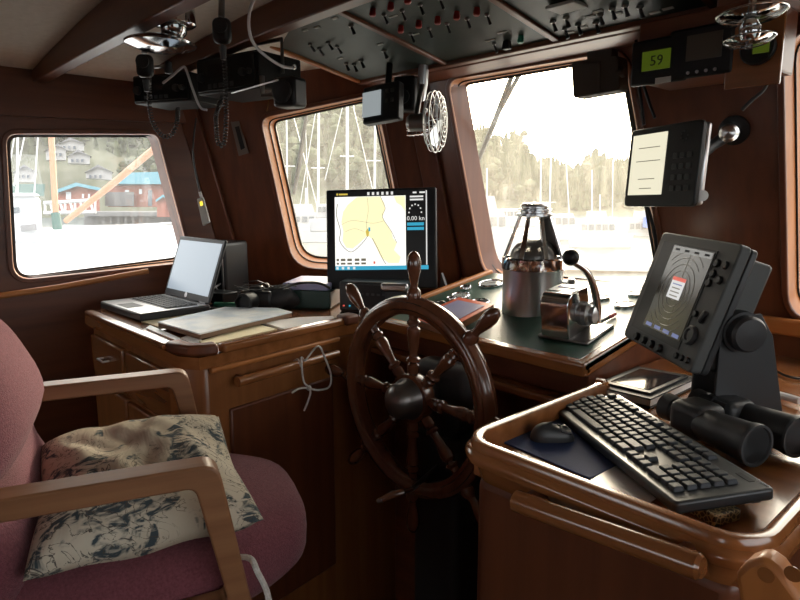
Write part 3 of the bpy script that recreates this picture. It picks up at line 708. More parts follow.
poly([(364, 236), (366, 233), (368, 236), (367, 241), (365, 241)], 'scr_amber', 'vessel_mark', .0030)
poly([(367, 232), (369, 232), (369, 236), (367, 236)], 'scr_blue', 'buoy_mark', .0030)
for (a, b) in [(332.5, 335), (337, 342), (344, 349), (352, 357), (359, 364)]:
    sq(a, 263, b, 265.5, 'scr_ink', 'readout', lift=.0024); sq(a, 267, b, 269, 'scr_ink', 'readout', lift=.0024)
poly([(372, 266), (374, 266), (374, 268.5), (372, 268.5)], 'scr_red', 'alarm_mark', .0025)
sq(333, 197.3, 334.5, 199.3, 'scr_amber', 'logo', lift=.0016); sq(335.5, 197.6, 345, 199.2, 'scr_amber', 'logo_text', lift=.0016)
for x in (366, 371, 376, 381, 386, 391): sq(x, 196.8, x+2.4, 199.8, 'scr_txt', 'tool_icon', lift=.0016)
sq(407.2, 201, 428, 270.5, 'scr_dark', 'data_column', lift=.0014)
a = scr(417, 224); text('speed_text', '0.00 kn', .020, 'scr_txt', disp, (a[0], -.0022, a[1]), Rx(90))
for y in (228, 232.5): sq(408, y, 425.5, y+3, 'scr_blue', 'data_bar', lift=.002)
for (x, y, w) in [(414, 197.5, 4), (421, 197.5, 6), (411, 201.5, 14), (411, 204.5, 14)]: sq(x, y, x+w, y+1.6, 'scr_txt', 'data_text', lift=.002)
for k in range(7):
    t = PI*k/6; x = 416.5+6.5*math.cos(t); y = 218-8*math.sin(t); sq(x-.7, y-.7, x+.7, y+.7, 'scr_txt', 'gauge_tick', lift=.002)
sq(427.6, 196.5, 428.8, 270, 'scr_txt', 'scroll_bar', lift=.002)
for x in (332, 338, 344, 350): sq(x, 271.3, x+2.5, 273.8, 'scr_txt', 'task_icon', lift=.0022)
MB().box((.03, -.0006, -.152), (.02, .0008, .004)).build('maker_mark', 'silver', mon, local=True)
MB().box((-.0, .06, -.165), (.07, .03, .10)).build('stand', 'black', mon, local=True)
bu = thing('instrument_box', 'low black electronics box with small lights under the chart monitor', 'electronics', atz(376, 312, DZ), Rz(36))
MB().box((0, .04, .05), (.24, .11, .10)).build('case', 'dark_plastic', bu, local=True, bevel=.008)
MB().box((-.02, -.0155, .055), (.11, .002, .07)).build('face_plate', 'black', bu, local=True, bevel=.0005)
for i, (x, z, c) in enumerate([(-.104, .02, 'scr_red'), (-.084, .02, 'scr_blue')]): MB().lathe([(.003, 0), (.003, .002), (.0001, .003)], (x, -.015, z), (0, -1, 0), 10).build('indicator', c, bu, local=True)
MB().box((.065, -.005, .085), (.09, .04, .028)).build('silver_lid', 'silver', bu, local=True, bevel=.008)
for i in range(6): MB().box((-.06+.018*i, -.017, .06), (.010, .002, .008)).build('button', 'grey_plastic', bu, local=True, bevel=.001)
# small white corner piece right of the monitor
sp = aty(441, 283, 1.52)
solo(MB().prism([sp+Vector((0, 0, .035)), sp+Vector((.03, 0, -.025)), sp+Vector((-.008, 0, -.025))], (0, .01, 0)), 'bracket', 'grey_plastic', 'small grey triangular bracket just right of the chart monitor', 'bracket')

# ------------------------------------------------------------------ right-hand tray console
TZ = -.413
x0, x1, y0 = -.624, -.196, .708
tray = thing('tray_console', 'varnished console with raised rounded fiddle rail carrying the keyboard and radar', 'console', (-.43, 1.1, FL))
yb = fy(-.45)-.005
MB().prism([(x0+.012, y0+.012, TZ), (x1-.012, y0+.012, TZ), (x1-.012, 1.60, TZ), (x1-.012, yb, TZ), (drx+.003, yb, TZ), (drx+.003, 1.21, TZ), (x0+.012, 1.17, TZ)], (0, 0, -.03)).build('table_top', 'varnish_x', tray)
MB().prism([(x0+.010, y0+.016, TZ-.03), (x1-.02, y0+.016, TZ-.03), (x1-.02, yb, TZ-.03), (x0+.010, yb, TZ-.03)], (0, 0, FL-TZ+.03)).build('cabinet', 'mahogany_z', tray, bevel=.02, seg=4)
def arc(cx, cy, r, a0, a1, n=7): return [(cx+r*math.cos(R(a0+(a1-a0)*i/n)), cy+r*math.sin(R(a0+(a1-a0)*i/n))) for i in range(n+1)]
rc = .05
rp = [(x0-.028, 1.155), (x0-.012, 1.16), (x0, 1.145), (x0, 1.12)]+[(x0, y) for y in (1.0, .85)]+arc(x0+rc, y0+rc, rc, 180, 270)+[(-.5, y0), (-.35, y0)]+arc(x1-rc, y0+rc, rc, 270, 360)+[(x1, 1.0), (x1, 1.3), (x1, 1.6)]
def bull(parent, pts, prof, z, mat, name):
    pts = [Vector((p[0], p[1], z)) for p in pts]; m = len(pts); vs = []; k = len(prof)
    for i, p in enumerate(pts):
        t = (pts[min(i+1, m-1)]-pts[max(i-1, 0)]).normalized(); s = Vector((t.y, -t.x, 0))
        for (a, b) in prof: vs.append(p+s*a+Vector((0, 0, b)))
    fs = []
    for i in range(m-1):
        for q_ in range(k): fs.append((i*k+q_, i*k+(q_+1) % k, (i+1)*k+(q_+1) % k, (i+1)*k+q_))
    fs += [tuple(range(k))[::-1], tuple((m-1)*k+q_ for q_ in range(k))]
    return MB().add(vs, fs).build(name, mat, parent, sharp=40)
pf = [(-.012, -.032), (-.012, .026), (-.009, .034), (-.002, .037), (.006, .035), (.010, .028), (.010, .022), (.013, .020), (.018, .015), (.019, .009), (.017, .002), (.011, -.002), (.002, -.005), (-.006, -.032)]
bull(tray, rp[3:], pf, TZ, 'varnish_x', 'fiddle_rail')
bull(tray, rp[:4], [(a*.8, b) for a, b in pf], TZ-.004, 'varnish_x', 'rail_end')
# grab rail across the console front
gz = -.50
ga = aty(514, 500, y0-.04); gb = aty(703, 568, y0-.04)
gpt = bez([ga+Vector((-.004, .04, .004)), ga+Vector((.002, .008, 0)), ga.lerp(gb, .15), ga.lerp(gb, .5), ga.lerp(gb, .85), gb+Vector((-.004, .012, 0)), gb+Vector((.004, .05, -.004))], 6)
MB().tube(bez([ga, ga.lerp(gb, .25), ga.lerp(gb, .75), gb], 8), [.011]+[.0155]*23+[.012], 14).build('grab_rail', 'varnish_x', tray)
for q in (ga.lerp(gb, .07), ga.lerp(gb, .90)):
    MB().tube([q, q+Vector((0, .05, 0))], .012, 12).build('rail_bracket', 'mahogany_x', tray)
# curved knee with two plugs at the bottom right
kz = -.49
kn_ = thing('wooden_knee', 'curved pale varnished wooden bracket with two round plugs at the lower right', 'bracket', (x1+.02, .62, kz-.1))
kpx = [(728, 600), (742, 575), (756, 556), (775, 545), (792, 560), (812, 596), (820, 640), (735, 640)]
kp3 = [aty(x, y, .66) for x, y in kpx]
MB().prism([aty(x, y, .655) for x, y in [(745, 562), (757, 551), (773, 545), (788, 556), (801, 574), (822, 600), (835, 660), (738, 660), (752, 605)]], (0, -.03, 0)).build('knee', 'trim_z', kn_, bevel=.006)
for (x, y) in [(766, 575), (793, 574)]:
    p = aty(x, y, .625); MB().lathe([(.0075, 0), (.0075, .0012), (.0001, .0013)], p+Vector((0, .0005, 0)), (0, -1, 0), 20).build('plug', 'varnish_x', kn_)
MB().prism([(x1+.0, .67, -.47), (x1+.5, .67, -.47), (x1+.5, .70, -.47), (x1+.0, .70, -.47)], (0, 0, -.9)).build('back_board', 'varnish_z', kn_, bevel=.004)

# ---- mouse pad, mouse, white sheet
solo(MB().prism([Vector((p.x, p.y, TZ)) for p in [atz(495, 440, TZ), atz(538, 408, TZ), atz(562, 405, TZ), atz(640, 455, TZ), atz(590, 480, TZ)]], (0, 0, .003)), 'mouse_pad', 'navy', 'navy blue mouse pad in the corner of the right console tray', 'mouse pad', bevel=.001)
solo(MB().prism([atz(x, y, TZ+.001) for x, y in [(588, 482), (628, 458), (668, 490), (650, 503), (640, 506)]], (0, 0, .001)), 'paper_sheet', 'glossy_paper', 'blank white sheet under the front edge of the keyboard', 'paper')
mo = thing('mouse', 'small dark grey computer mouse on the navy pad', 'mouse', atz(552, 440, TZ+.003), Rz(-40))
def mouse_shell():
    vs, fs = [], []; n, m = 24, 8
    for i in range(m+1):
        h = i/m
        for j in range(n):
            a = 2*PI*j/n; rr = math.sqrt(max(0, 1-h**2.4)); rr = max(rr, .02)*.78
            c, s = math.cos(a), math.sin(a); ex = math.copysign(abs(c)**.8, c); ey = math.copysign(abs(s)**.8, s)
            vs.append((ex*.027*rr*(1-.12*math.cos(2*a)), ey*.047*rr, .002+.027*h*(1 - .15*ey)))
    for i in range(m):
        for j in range(n): fs.append((i*n+j, i*n+(j+1) % n, (i+1)*n+(j+1) % n, (i+1)*n+j))
    fs += [tuple(range(n))[::-1], tuple(m*n+j for j in range(n))]
    return MB().add(vs, fs)
mouse_shell().build('body', 'dark_plastic', mo, local=True, sharp=60)
MB().tube([(-.003, .020, .0205), (.003, .020, .0205)], .006, 14).build('scroll_wheel', 'rubber', mo, local=True)
for sx in (-1, 1): MB().box((sx*.009, .020, .0195), (.013, .022, .005), Ry(sx*16) @ Rx(-20)).build('button', 'grey_plastic', mo, local=True, bevel=.0025)

# ---- keyboard
kc = (atz(557, 402, -.385)+atz(768, 490, -.385)+atz(690, 518, -.385)+atz(605, 388, -.385))/4
kbd = thing('keyboard', 'full size dark grey keyboard lying diagonally across the right console', 'keyboard', Vector((kc.x-.003, kc.y+.004, TZ+.011)), Rz(-35) @ Rx(4) @ Ry(-2))
KW, KD = .440, .150
pl = rounded([Vector((-KW/2, -KD/2, 0)), Vector((KW/2, -KD/2+.006, 0)), Vector((KW/2-.004, KD/2-.004, 0)), Vector((-KW/2+.004, KD/2, 0))], .008, 4)
MB().prism(pl, (0, 0, .017)).build('base', 'dark_plastic', kbd, local=True, bevel=.004, seg=3)
for sx in (-1, 1): MB().box((sx*.18, .06, -.006), (.03, .012, .012)).build('foot', 'rubber', kbd, local=True)
kmesh = {}; u = .0185
def key(x, y, w=1, d=1, big=False):
    k = (round(w, 2), d)
    if k not in kmesh:
        o = MB().box((0, 0, .0035), (u*w-.0026, u*d-.0028, .007), taper=.84 if w < 2 else .93).build('key', 'key_plastic', kbd, local=True, bevel=.0012)
        kmesh[k] = o
    else:
        o = kmesh[k].copy(); C.objects.link(o); o.parent = kbd
    o.location = (x, y, .0165); return o
X0 = -KW/2+.010; Yt = .052
def row(y, ws, x=X0):
    for w in ws:
        if w > 0: key(x+u*w/2, y, w)
        x += u*abs(w)
row(Yt, [1, -.6, 1, 1, 1, 1, -.4, 1, 1, 1, 1, -.4, 1, 1, 1, 1])
rows_ = [([1]*13+[1.4]), ([1.5]+[1]*12+[.9]), ([1.75]+[1]*11+[1.65]), ([2.2]+[1]*10+[2.2]), ([1.3, 1.1, 1.1, 6.0, 1.1, 1.1, 1.1, 1.6])]
for i, rw in enumerate(rows_): row(Yt-.0235-i*.0190, rw)
xn = X0+u*14.65
for i in range(2): row(Yt-.0235-i*.0190, [1, 1, 1], xn)
row(Yt, [1, 1, 1], xn)
row(Yt-.0235-3*.0190, [-1, 1], xn); row(Yt-.0235-4*.0190, [1, 1, 1], xn)
xp = xn+u*3.2
for i in range(5): row(Yt-.0235-i*.0190, [1, 1, 1, 1] if i in (0, 1, 2) else ([1, 1, 1, 1] if i == 3 else [2, 1, 1]), xp)
MB().box((.178, .056, .0172), (.028, .008, .0008), Rz(0)).build('indicator_window', 'black', kbd, local=True)
text('maker_text', 'logitech', .007, 'silver', kbd, (.200, .066, .0172), Rz(0))
bxp = (atz(690, 518, TZ)+atz(735, 512, TZ))/2
solo(MB().box(atz(700, 509, TZ)+Vector((0, 0, .0085)), (.085, .045, .017), Rz(-20)), 'patterned_box', 'filigree', 'small dark box with gold lattice pattern under the right end of the keyboard', 'box', bevel=.002)

# ---- tablet on a book
tq = [atz(592, 385, TZ+.022), atz(638, 366, TZ+.022), atz(699, 377, TZ+.022), atz(651, 399, TZ+.022)]
tb = thing('notebook', 'black covered book with white pages between the keyboard and radar', 'book', Vector((tq[0].x, tq[0].y, TZ)))
MB().prism(tq, (0, 0, -.003)).build('cover', 'blackmatte', tb, bevel=.001)
_c = sum(tq, Vector())/4
MB().prism([_c.lerp(p, .975)-Vector((0, 0, .003)) for p in tq], (0, 0, -.013)).build('pages', 'paper', tb)
MB().prism([p-Vector((0, 0, .0165)) for p in tq], (0, 0, -.003)).build('cover', 'blackmatte', tb)
tbl = thing('tablet', 'thin glossy black tablet lying on the black book', 'tablet', Vector((_c.x, _c.y, tq[0].z)))
MB().prism([_c.lerp(p, .8)+Vector((0, 0, .0005)) for p in tq], (0, 0, .004)).build('case', 'black', tbl, bevel=.001)
MB().prism([_c.lerp(p, .66)+Vector((0, 0, .0046)) for p in tq], (0, 0, .0006)).build('screen', flat('glassblack', (.02, .02, .024), rough=.08), tbl)

flat('radar_grey', (.078, .082, .080), rough=.5, spec=.4)
# ---- radar display
rr_ = ypr(-37.8, -17.85, 1.2); rcn = Vector((-.505, 1.168, -.188))
rd = thing('radar_display', 'large grey radar display tilted on its bracket at the end of the right console', 'radar display', rcn, rr_)
RW, RH = .27, .232
rad_poly = rounded([Vector((-RW/2, 0, -RH/2)), Vector((RW/2, 0, -RH/2)), Vector((RW/2, 0, RH/2)), Vector((-RW/2, 0, RH/2))], .012, 4)
MB().prism(rad_poly, (0, .020, 0)).build('front_frame', 'radar_grey', rd, local=True, bevel=.003)
MB().prism([p*.985+Vector((0, .022, 0)) for p in rad_poly], (0, .012, 0)).build('gasket_frame', 'dark_plastic', rd, local=True, bevel=.002)
rp2 = rounded([Vector((-RW/2+.02, .035, -RH/2+.012)), Vector((RW/2-.02, .035, -RH/2+.012)), Vector((RW/2-.02, .035, RH/2-.016)), Vector((-RW/2+.02, .035, RH/2-.016))], .01, 4)
MB().prism(rp2, (0, .048, 0)).build('rear_case', 'radar_grey', rd, local=True, bevel=.006)
# recessed screen
rs = MB().box((-.018, -.0008, .004), (.190, .0016, .186)).build('screen_surround', 'black', rd, local=True)
scx, scz, scw, sch = .003, .009, .140, .168
flat('radar_glass', (.040, .032, .026), rough=.15)
dsp = MB().box((scx, -.0022, scz), (scw, .001, sch)).build('display', 'radar_glass', rd, local=True)
glow('radar_line', (.30, .27, .22), .35); glow('radar_bar', (.5, .5, .48), .45); glow('radar_blue', (.25, .3, .6), .5)
for k in range(1, 7):
    rr0 = .0125*k+.004
    pts = [(scx-.002+rr0*math.cos(a), -.0032, scz-.002+rr0*math.sin(a)) for a in [2*PI*j/40 for j in range(40)]]
    pts = [p for p in pts if abs(p[0]-scx) < scw/2-.002 and abs(p[2]-scz) < sch/2-.004]
    if len(pts) == 40: MB().tube(pts, .0005, 4, closed=True).build('range_ring', 'radar_line', dsp, local=True)
    else:
        lo = [p for p in [(scx-.002+rr0*math.cos(a), -.0032, scz-.002+rr0*math.sin(a)) for a in [2*PI*j/40-PI/4 for j in range(20)]]]
        for off in (PI/4, PI+PI/4):
            seg = [(scx-.002+rr0*math.cos(off+a), -.0032, scz-.002+rr0*math.sin(off+a)) for a in [PI/2*j/14 for j in range(15)]]
            seg = [p for p in seg if abs(p[0]-scx) < scw/2-.001 and abs(p[2]-scz) < sch/2-.003]
            if len(seg) > 3: MB().tube(seg, .0005, 4).build('range_ring', 'radar_line', dsp, local=True)
MB().box((scx, -.003, scz+.035), (.0012, .0006, .078)).build('heading_line', 'radar_line', dsp, local=True)
MB().box((scx, -.003, scz+sch/2-.007), (scw-.006, .0006, .011)).build('status_bar', 'radar_bar', dsp, local=True)
for i in range(4): MB().box((scx-.05+.034*i, -.0036, scz+sch/2-.007), (.015, .0006, .004)).build('status_text', 'ink', dsp, local=True)
for i in range(4): MB().box((scx-.05+.034*i, -.003, scz-sch/2+.006), (.022, .0006, .007)).build('menu_item', 'radar_blue', dsp, local=True)
MB().box((scx-.004, -.0034, scz+.004), (.046, .0006, .040)).build('warning_box', glow('radar_white', (.8, .8, .8), .8), dsp, local=True)
MB().box((scx-.004, -.0038, scz+.022), (.046, .0006, .007)).build('warning_banner', 'scr_red', dsp, local=True)
for i in range(4): MB().box((scx-.004, -.0038, scz+.012-.0075*i), (.032-.004*(i % 2), .0006, .0022)).build('warning_text', 'radar_blue' if i == 0 else 'scr_ink', dsp, local=True)
def rbtn(x, z, r, name='button', h=.0035): MB().lathe([(r, 0), (r, h*.6), (r*.8, h), (.0001, h)], (x, 0, z), (0, -1, 0), 18).build(name, 'black', rd, local=True)
for (x, z) in [(.089, .076), (.114, .076), (.089, .057), (.114, .049), (.088, .040)]: rbtn(x, z, .0075, h=.005)
for (x, z) in [(.087, -.018), (.080, -.100), (.098, -.099), (.116, -.098)]: rbtn(x, z, .006, h=.005)
MB().box((.112, -.003, -.019), (.012, .008, .024), Ry(20)).build('rocker', 'black', rd, local=True, bevel=.004)
MB().lathe([(.018, 0), (.018, .004), (.015, .008), (.011, .008), (.009, .005), (.0001, .005)], (.098, 0, -.056), (0, -1, 0), 28).build('dial_knob', 'dark_plastic', rd, local=True)
for i in range(4): rbtn(-.073+.031*i, -.103, .0085, 'knob', .008)
MB().tube([(RW/2-.03, .062, -.022), (RW/2+.002, .062, -.022)], .036, 24).build('pivot', 'dark_plastic', rd, local=True, sharp=40)
MB().lathe([(.029, 0), (.031, .006), (.031, .022), (.027, .028), (.0001, .030)], (RW/2-.006, .062, -.022), (1, 0, 0), 28).build('clamp_knob', 'rubber', rd, local=True)
MB().lathe([(.029, 0), (.031, .006), (.031, .022), (.027, .028), (.0001, .030)], (.045, .078, -.022), (-1, 0, 0), 28).build('clamp_knob', 'rubber', rd, local=True)
mw = REL[rd.name]
pvR = mw @ Vector((RW/2-.014, .062, -.022)); pvL = mw @ Vector((.055, .062, -.022)); fdir = Vector((math.cos(R(-37.8)), math.sin(R(-37.8)), 0)); bdir = Vector((-fdir.y, fdir.x, 0))
for pv, sg in ((pvR, 1), (pvL, -1)):
    pp = [pv+bdir*.035+Vector((0, 0, .03)), pv-bdir*.035+Vector((0, 0, .02)), Vector((pv.x, pv.y, TZ+.002))-bdir*.035, Vector((pv.x, pv.y, TZ+.002))+bdir*.10, pv+bdir*.06-Vector((0, 0, .01))]
    MB().prism(pp, fdir*sg*.006).build('bracket_arm', 'dark_plastic', rd, bevel=.001)
q = (pvL+pvR)/2
MB().prism([Vector((p.x, p.y, TZ+.001)) for p in (pvL-bdir*.035, pvR-bdir*.035, pvR+bdir*.10, pvL+bdir*.10)], (0, 0, .006)).build('base_plate', 'dark_plastic', rd)

# ---- binoculars on the console
def tubeaxis(a, b, prof, n=28): return MB().lathe([(r, h*(b-a).length) for h, r in prof], a, (b-a), n)
bn = thing('binoculars', 'black binoculars lying on the right console beside the keyboard', 'binoculars', atz(720, 430, TZ))
zc = TZ+.039
A1 = atz(757, 442, zc); fdirb = (atz(681, 411, zc)-A1); fdirb.z = 0; fdirb.normalize()
dirb = -fdirb            # toward the objectives
side = Vector((-dirb.y, dirb.x, 0)); side = side if side.y > 0 else -side
obj1 = atz(757, 446, zc); eye1 = obj1-dirb*.158
for j, off in enumerate((0, .090)):
    o_ = obj1+side*off+dirb*(.0 if j == 0 else .0); e_ = o_-dirb*.160
    bar = tubeaxis(o_-dirb*.108, o_, [(0, .021), (.1, .026), (.5, .0290), (.84, .0315), (.90, .0335), (1.0, .0335), (1.0, .030), (.90, .028), (.80, .0001)]).build('barrel', 'rubber', bn, sharp=40)
    tubeaxis(o_-dirb*.003, o_+dirb*.001, [(0, .0338), (1, .0335), (1, .0295), (0, .0285)]).build('lens_rim', 'grey_plastic', bar)
    tubeaxis(o_-dirb*.014, o_-dirb*.012, [(0, .0295), (1, .0285), (1, .0001)]).build('objective_lens', flat('coated_lens_%d' % j, (.02, .03, .03), rough=.05, spec=.9), bar)
    pr = o_-dirb*.122-side*(.0 if j == 0 else 0)
    inn_ = side*(.010 if j == 0 else -.010)
    MB().box(pr+inn_, (.070, .066, .060), Matrix.Rotation(math.atan2(dirb.y, dirb.x), 3, 'Z')).build('prism_housing', 'rubber', bn, bevel=.016, seg=4)
    ea = pr+inn_*1.0-dirb*.02
    eb = ea-dirb*.050
    ep = tubeaxis(ea, eb, [(0, .020), (.45, .020), (.5, .023), (.95, .0245), (1, .022), (1, .014), (.9, .0001)]).build('eyepiece', 'rubber', bn, sharp=40)
br = obj1+side*.045-dirb*.115+Vector((0, 0, .020))
MB().box(br, (.03, .045, .010), Matrix.Rotation(math.atan2(dirb.y, dirb.x), 3, 'Z')).build('bridge', 'black', bn, bevel=.003)
tubeaxis(br-dirb*.03+Vector((0, 0, .004)), br+dirb*.02+Vector((0, 0, .004)), [(0, .010), (.5, .010), (.5, .006), (1, .006)]).build('focus_wheel', 'black', bn)
# ---- white usb cable near the radar base
cpx = [(745, 398), (752, 394), (762, 392), (774, 392), (786, 393)]
uc = thing('charging_cable', 'white cable with plug lying beside the radar base', 'cable', atz(760, 392, TZ+.003))
MB().tube(bez([atz(x, y, TZ+.012) for x, y in [(740, 402), (747, 396), (756, 393), (770, 392), (780, 394)]], 6), .004, 8).build('lead', 'cable_white', uc)
q0, q1 = atz(772, 393, TZ+.014), atz(800, 401, TZ+.014)
MB().tube([q0, q0.lerp(q1, .5), q1], .008, 10).build('plug', 'white_plastic', uc)
solo(MB().tube(bez([atz(x, y, TZ+.006) for x, y in [(778, 372), (786, 376), (795, 378), (806, 379)]], 6), .003, 6), 'cable', 'black', 'thin black wire on the console behind the radar bracket', 'cable')

# ------------------------------------------------------------------ helm chair (local frame: y forward, x right)
CR = Rz(-19)
KS = .86; FC = FL/KS
chO = Vector((-1.205*KS, .495*KS, 0))
chair = thing('helm_chair', 'maroon upholstered helm chair with looped wooden armrests', 'chair', (chO.x, chO.y, FL), CR @ Matrix.Scale(KS, 3))
def cz(v): return Vector((v[0], v[1], v[2]-FC))       # chair-local heights are written relative to the eye
def softbox(cx, cy, cz_, sx, sy, sz, e=4.0, n=28, m=14, f=None):
    vs, fs = [], []
    for i in range(m+1):
        v = -PI/2+PI*i/m
        for j in range(n):
            w = 2*PI*j/n
            sg = lambda t, p: math.copysign(abs(t)**p, t)
            x = sg(math.cos(v), 2/e)*sg(math.cos(w), 2/e); y = sg(math.cos(v), 2/e)*sg(math.sin(w), 2/e); z = sg(math.sin(v), 2/e)
            p = Vector((cx+sx*x, cy+sy*y, cz_+sz*z))
            if f: p = f(p)
            vs.append(p)
    for i in range(m):
        for j in range(n): fs.append((i*n+j, i*n+(j+1) % n, (i+1)*n+(j+1) % n, (i+1)*n+j))
    return MB().add(vs, fs)
def seatf(p):
    x, y, z = p; w = .82+.18*min(1, max(0, (.16-y)/.14)) if y > 0 else 1.0
    return Vector((x*(1.0 if y < .02 else w), y, z-.04*max(0, (y-.02))**1.0*1.2 - (.02*(x/.25)**2)))
softbox(0, -.068, -.672-FC, .268, .30, .082, 3.6, 48, 24, seatf).build('seat', 'maroon', chair, local=True, sharp=80)
def backf(p):
    x, y, z = p; zz = z+FC      # pinch between the lumbar roll and the upper cushion
    y2 = y - .035*math.exp(-((zz+.475)/.04)**2)*(1 if y > -.352 else -.3) - .20*max(0, zz+.33)**1.15 + .020*math.exp(-((zz+.60)/.08)**2)+.012*math.exp(-((zz+.38)/.06)**2)
    zn = z
    if zz > -.50: zn = z-(zz+.50)*.42*abs(x/.262)**2.6
    return Vector((x, y2, zn))
softbox(0, -.362, -.51-FC, .262, .095, .31, 3.0, 48, 40, backf).build('backrest', 'maroon', chair, local=True, sharp=80)
def armloop(x):
    top = -.43; w = .048; t = .036
    o = [(.018, top), (.052, -.66), (.05, -.70), (-.46, -.72), (-.50, -.70), (-.50, top-.02), (-.48, top)]
    out = [Vector((x-w/2, y, z-FC)) for y, z in [(.028, top), (.072, -.69), (.066, -.715), (-.46, -.735), (-.50, -.70), (-.50, top-.015), (-.47, top)]]
    out = rounded([Vector((x-w/2, y, z-FC)) for y, z in [(.030, top), (.078, -.715), (-.50, -.735), (-.50, top)]], [.028, .02, .03, .03], 5)
    inn = rounded([Vector((x-w/2, y, z-FC)) for y, z in [(-.008, top-t), (.036, -.68), (-.464, -.70), (-.464, top-t)]], [.016, .015, .02, .02], 5)
    return MB().ring(out, inn, (w, 0, 0))
for sx in (-1, 1): armloop(sx*.292).build('armrest', 'oak_y', chair, local=True, bevel=.004, seg=2)
MB().box((0, -.15, -.775-FC), (.50, .40, .04)).build('seat_pan', 'blackmatte', chair, local=True, bevel=.008)
MB().lathe([(.045, .04), (.045, -.79-FC)], (0, -.15, 0), (0, 0, 1), 28).build('pedestal', 'pewter', chair, local=True)
MB().lathe([(.20, 0), (.20, .012), (.16, .03), (.05, .05)], (0, -.15, 0), (0, 0, 1), 36).build('floor_plate', 'pewter', chair, local=True)
# rope loop around the arm post
rm = REL[chair.name]
def CL(x, y, z): return rm @ Vector((x, y, z-FC))
rpnt = [CL(.255, .045, -.635), CL(.25, .02, -.67), CL(.255, .015, -.72), CL(.27, .03, -.76), CL(.30, .07, -.77), CL(.322, .10, -.735), CL(.32, .10, -.68), CL(.318, .085, -.635), CL(.29, .076, -.622)]
solo(MB().tube(bez(rpnt+[rpnt[0]], 5)[:-1], .0045, 8, closed=True), 'rope', 'rope', 'short white rope looped around the near armrest of the chair', 'rope')
# cushion resting on the seat
def pillow(W, D, T, seed):
    n = 36; vs = []; fs = []; rnd = random.Random(seed); ph = [rnd.uniform(0, 6) for _ in range(8)]
    for s in (1, -1):
        for i in range(n+1):
            for j in range(n+1):
                a = -1+2*i/n; b = -1+2*j/n
                e = (1-abs(a)**3.0)*(1-abs(b)**3.0); h = T*.5*e**.45
                pinch = 1-.06*(1-abs(b)**1.5)*0
                px_ = a*W/2*(1-.05*(1-b*b)); py_ = b*D/2*(1-.06*(1-a*a))
                wr = .0045*math.sin(9*a+5*b+ph[0]+2*math.sin(6*b+ph[3]))*e + .003*math.sin(16*b-7*a+ph[1]+1.5*math.sin(8*a))*e + .006*math.sin(4*a-6*b+ph[2])*e
                ed = .007*math.sin(5*a+ph[4])*(1-e)+.005*math.sin(7*b+ph[5])*(1-e)
                vs.append((px_, py_, s*h+(wr if s > 0 else 0)+ed))
    N = (n+1)**2
    for s in (0, 1):
        for i in range(n):
            for j in range(n):
                q = (s*N+i*(n+1)+j, s*N+(i+1)*(n+1)+j, s*N+(i+1)*(n+1)+j+1, s*N+i*(n+1)+j+1); fs.append(q if s == 0 else q[::-1])
    return MB().add(vs, fs)
pm = Matrix.Translation(CL(.052, -.088, -.550)) @ (CR @ Matrix.Scale(KS, 3) @ Rz(3) @ Ry(8) @ Rx(1)).to_4x4()
cu = thing('cushion', 'cream cushion printed with dark blue sketches lying on the maroon seat', 'cushion', pm.translation, pm.to_3x3())
pillow(.425, .375, .125, 5).build('cover', 'cushion_fabric', cu, local=True, sharp=179)
edge = []
MB().tube(bez([(-.202, -.172, .0), (-.1, -.166, .003), (.1, -.166, -.002), (.202, -.174, .0)], 6), .0022, 6).build('piping', 'cushion_fabric', cu, local=True)
cu.children[0]['label'] = 'crumpled cream printed fabric'

# ------------------------------------------------------------------ overhead electrical panel
PS = .19; PP = Vector((0, 1.45, .39)); PN = Vector((0, PS, 1)).normalized()
def pz(y): return .39-PS*(y-1.45)
def pan(x, y, lift=0): return onpl(x, y, PP+Vector((0, 0, lift)), PN)
divx = [pan(330, 69).x, pan(405, 42).x, pan(535, 25).x, pan(712, 17).x]
ya, ybk = .975, 1.435
print('panel dividers', [tuple(round(c, 3) for c in pan(*q)) for q in [(262, 40), (358, 82), (345, 5), (443, 65), (500, 0), (565, 45), (712, 17)]])
DVX = [-1.775, -1.36, -.968, -.58]
panel = thing('electrical_panel', 'overhead dark green switch panel in wooden frames above the front windows', 'switch panel', (-1.1, 1.2, .42))
for i in range(3):
    a, b = DVX[i], DVX[i+1]
    o = MB().prism([(a, ya, pz(ya)), (b, ya, pz(ya)), (b, ybk, pz(ybk)), (a, ybk, pz(ybk))], (0, 0, .012)).build('panel_plate', 'panel_green', panel)
for i, x in enumerate(DVX):
    MB().prism([(x-.010, ya, pz(ya)-.008), (x+.010, ya, pz(ya)-.008), (x+.010, ybk, pz(ybk)-.008), (x-.010, ybk, pz(ybk)-.008)], (0, 0, .03)).build('divider', 'trim_y' if i == 0 else 'mahogany_y', panel, bevel=.003)
MB().prism([(DVX[0]-.01, ybk-.012, pz(ybk)-.010), (DVX[3]+.01, ybk-.012, pz(ybk)-.010), (DVX[3]+.01, ybk+.02, pz(ybk)-.010), (DVX[0]-.01, ybk+.02, pz(ybk)-.010)], (0, 0, .045)).build('front_rail', 'mahogany_x', panel, bevel=.004)
MB().prism([(DVX[0]-.01, ya-.02, pz(ya)-.004), (DVX[3]+.01, ya-.02, pz(ya)-.004), (DVX[3]+.01, ya+.01, pz(ya)-.004), (DVX[0]-.01, ya+.01, pz(ya)-.004)], (0, 0, .03)).build('rear_rail', 'trim_x', panel, bevel=.004)
MB().prism([(DVX[0]-.04, ybk+.018, .38), (DVX[3]+.02, ybk+.018, .38), (DVX[3]+.02, ybk+.24, .345+.03), (DVX[0]+.3, ybk+.24, .375)], (0, 0, .02)).build('front_board', 'mahogany_x', panel, bevel=.006)
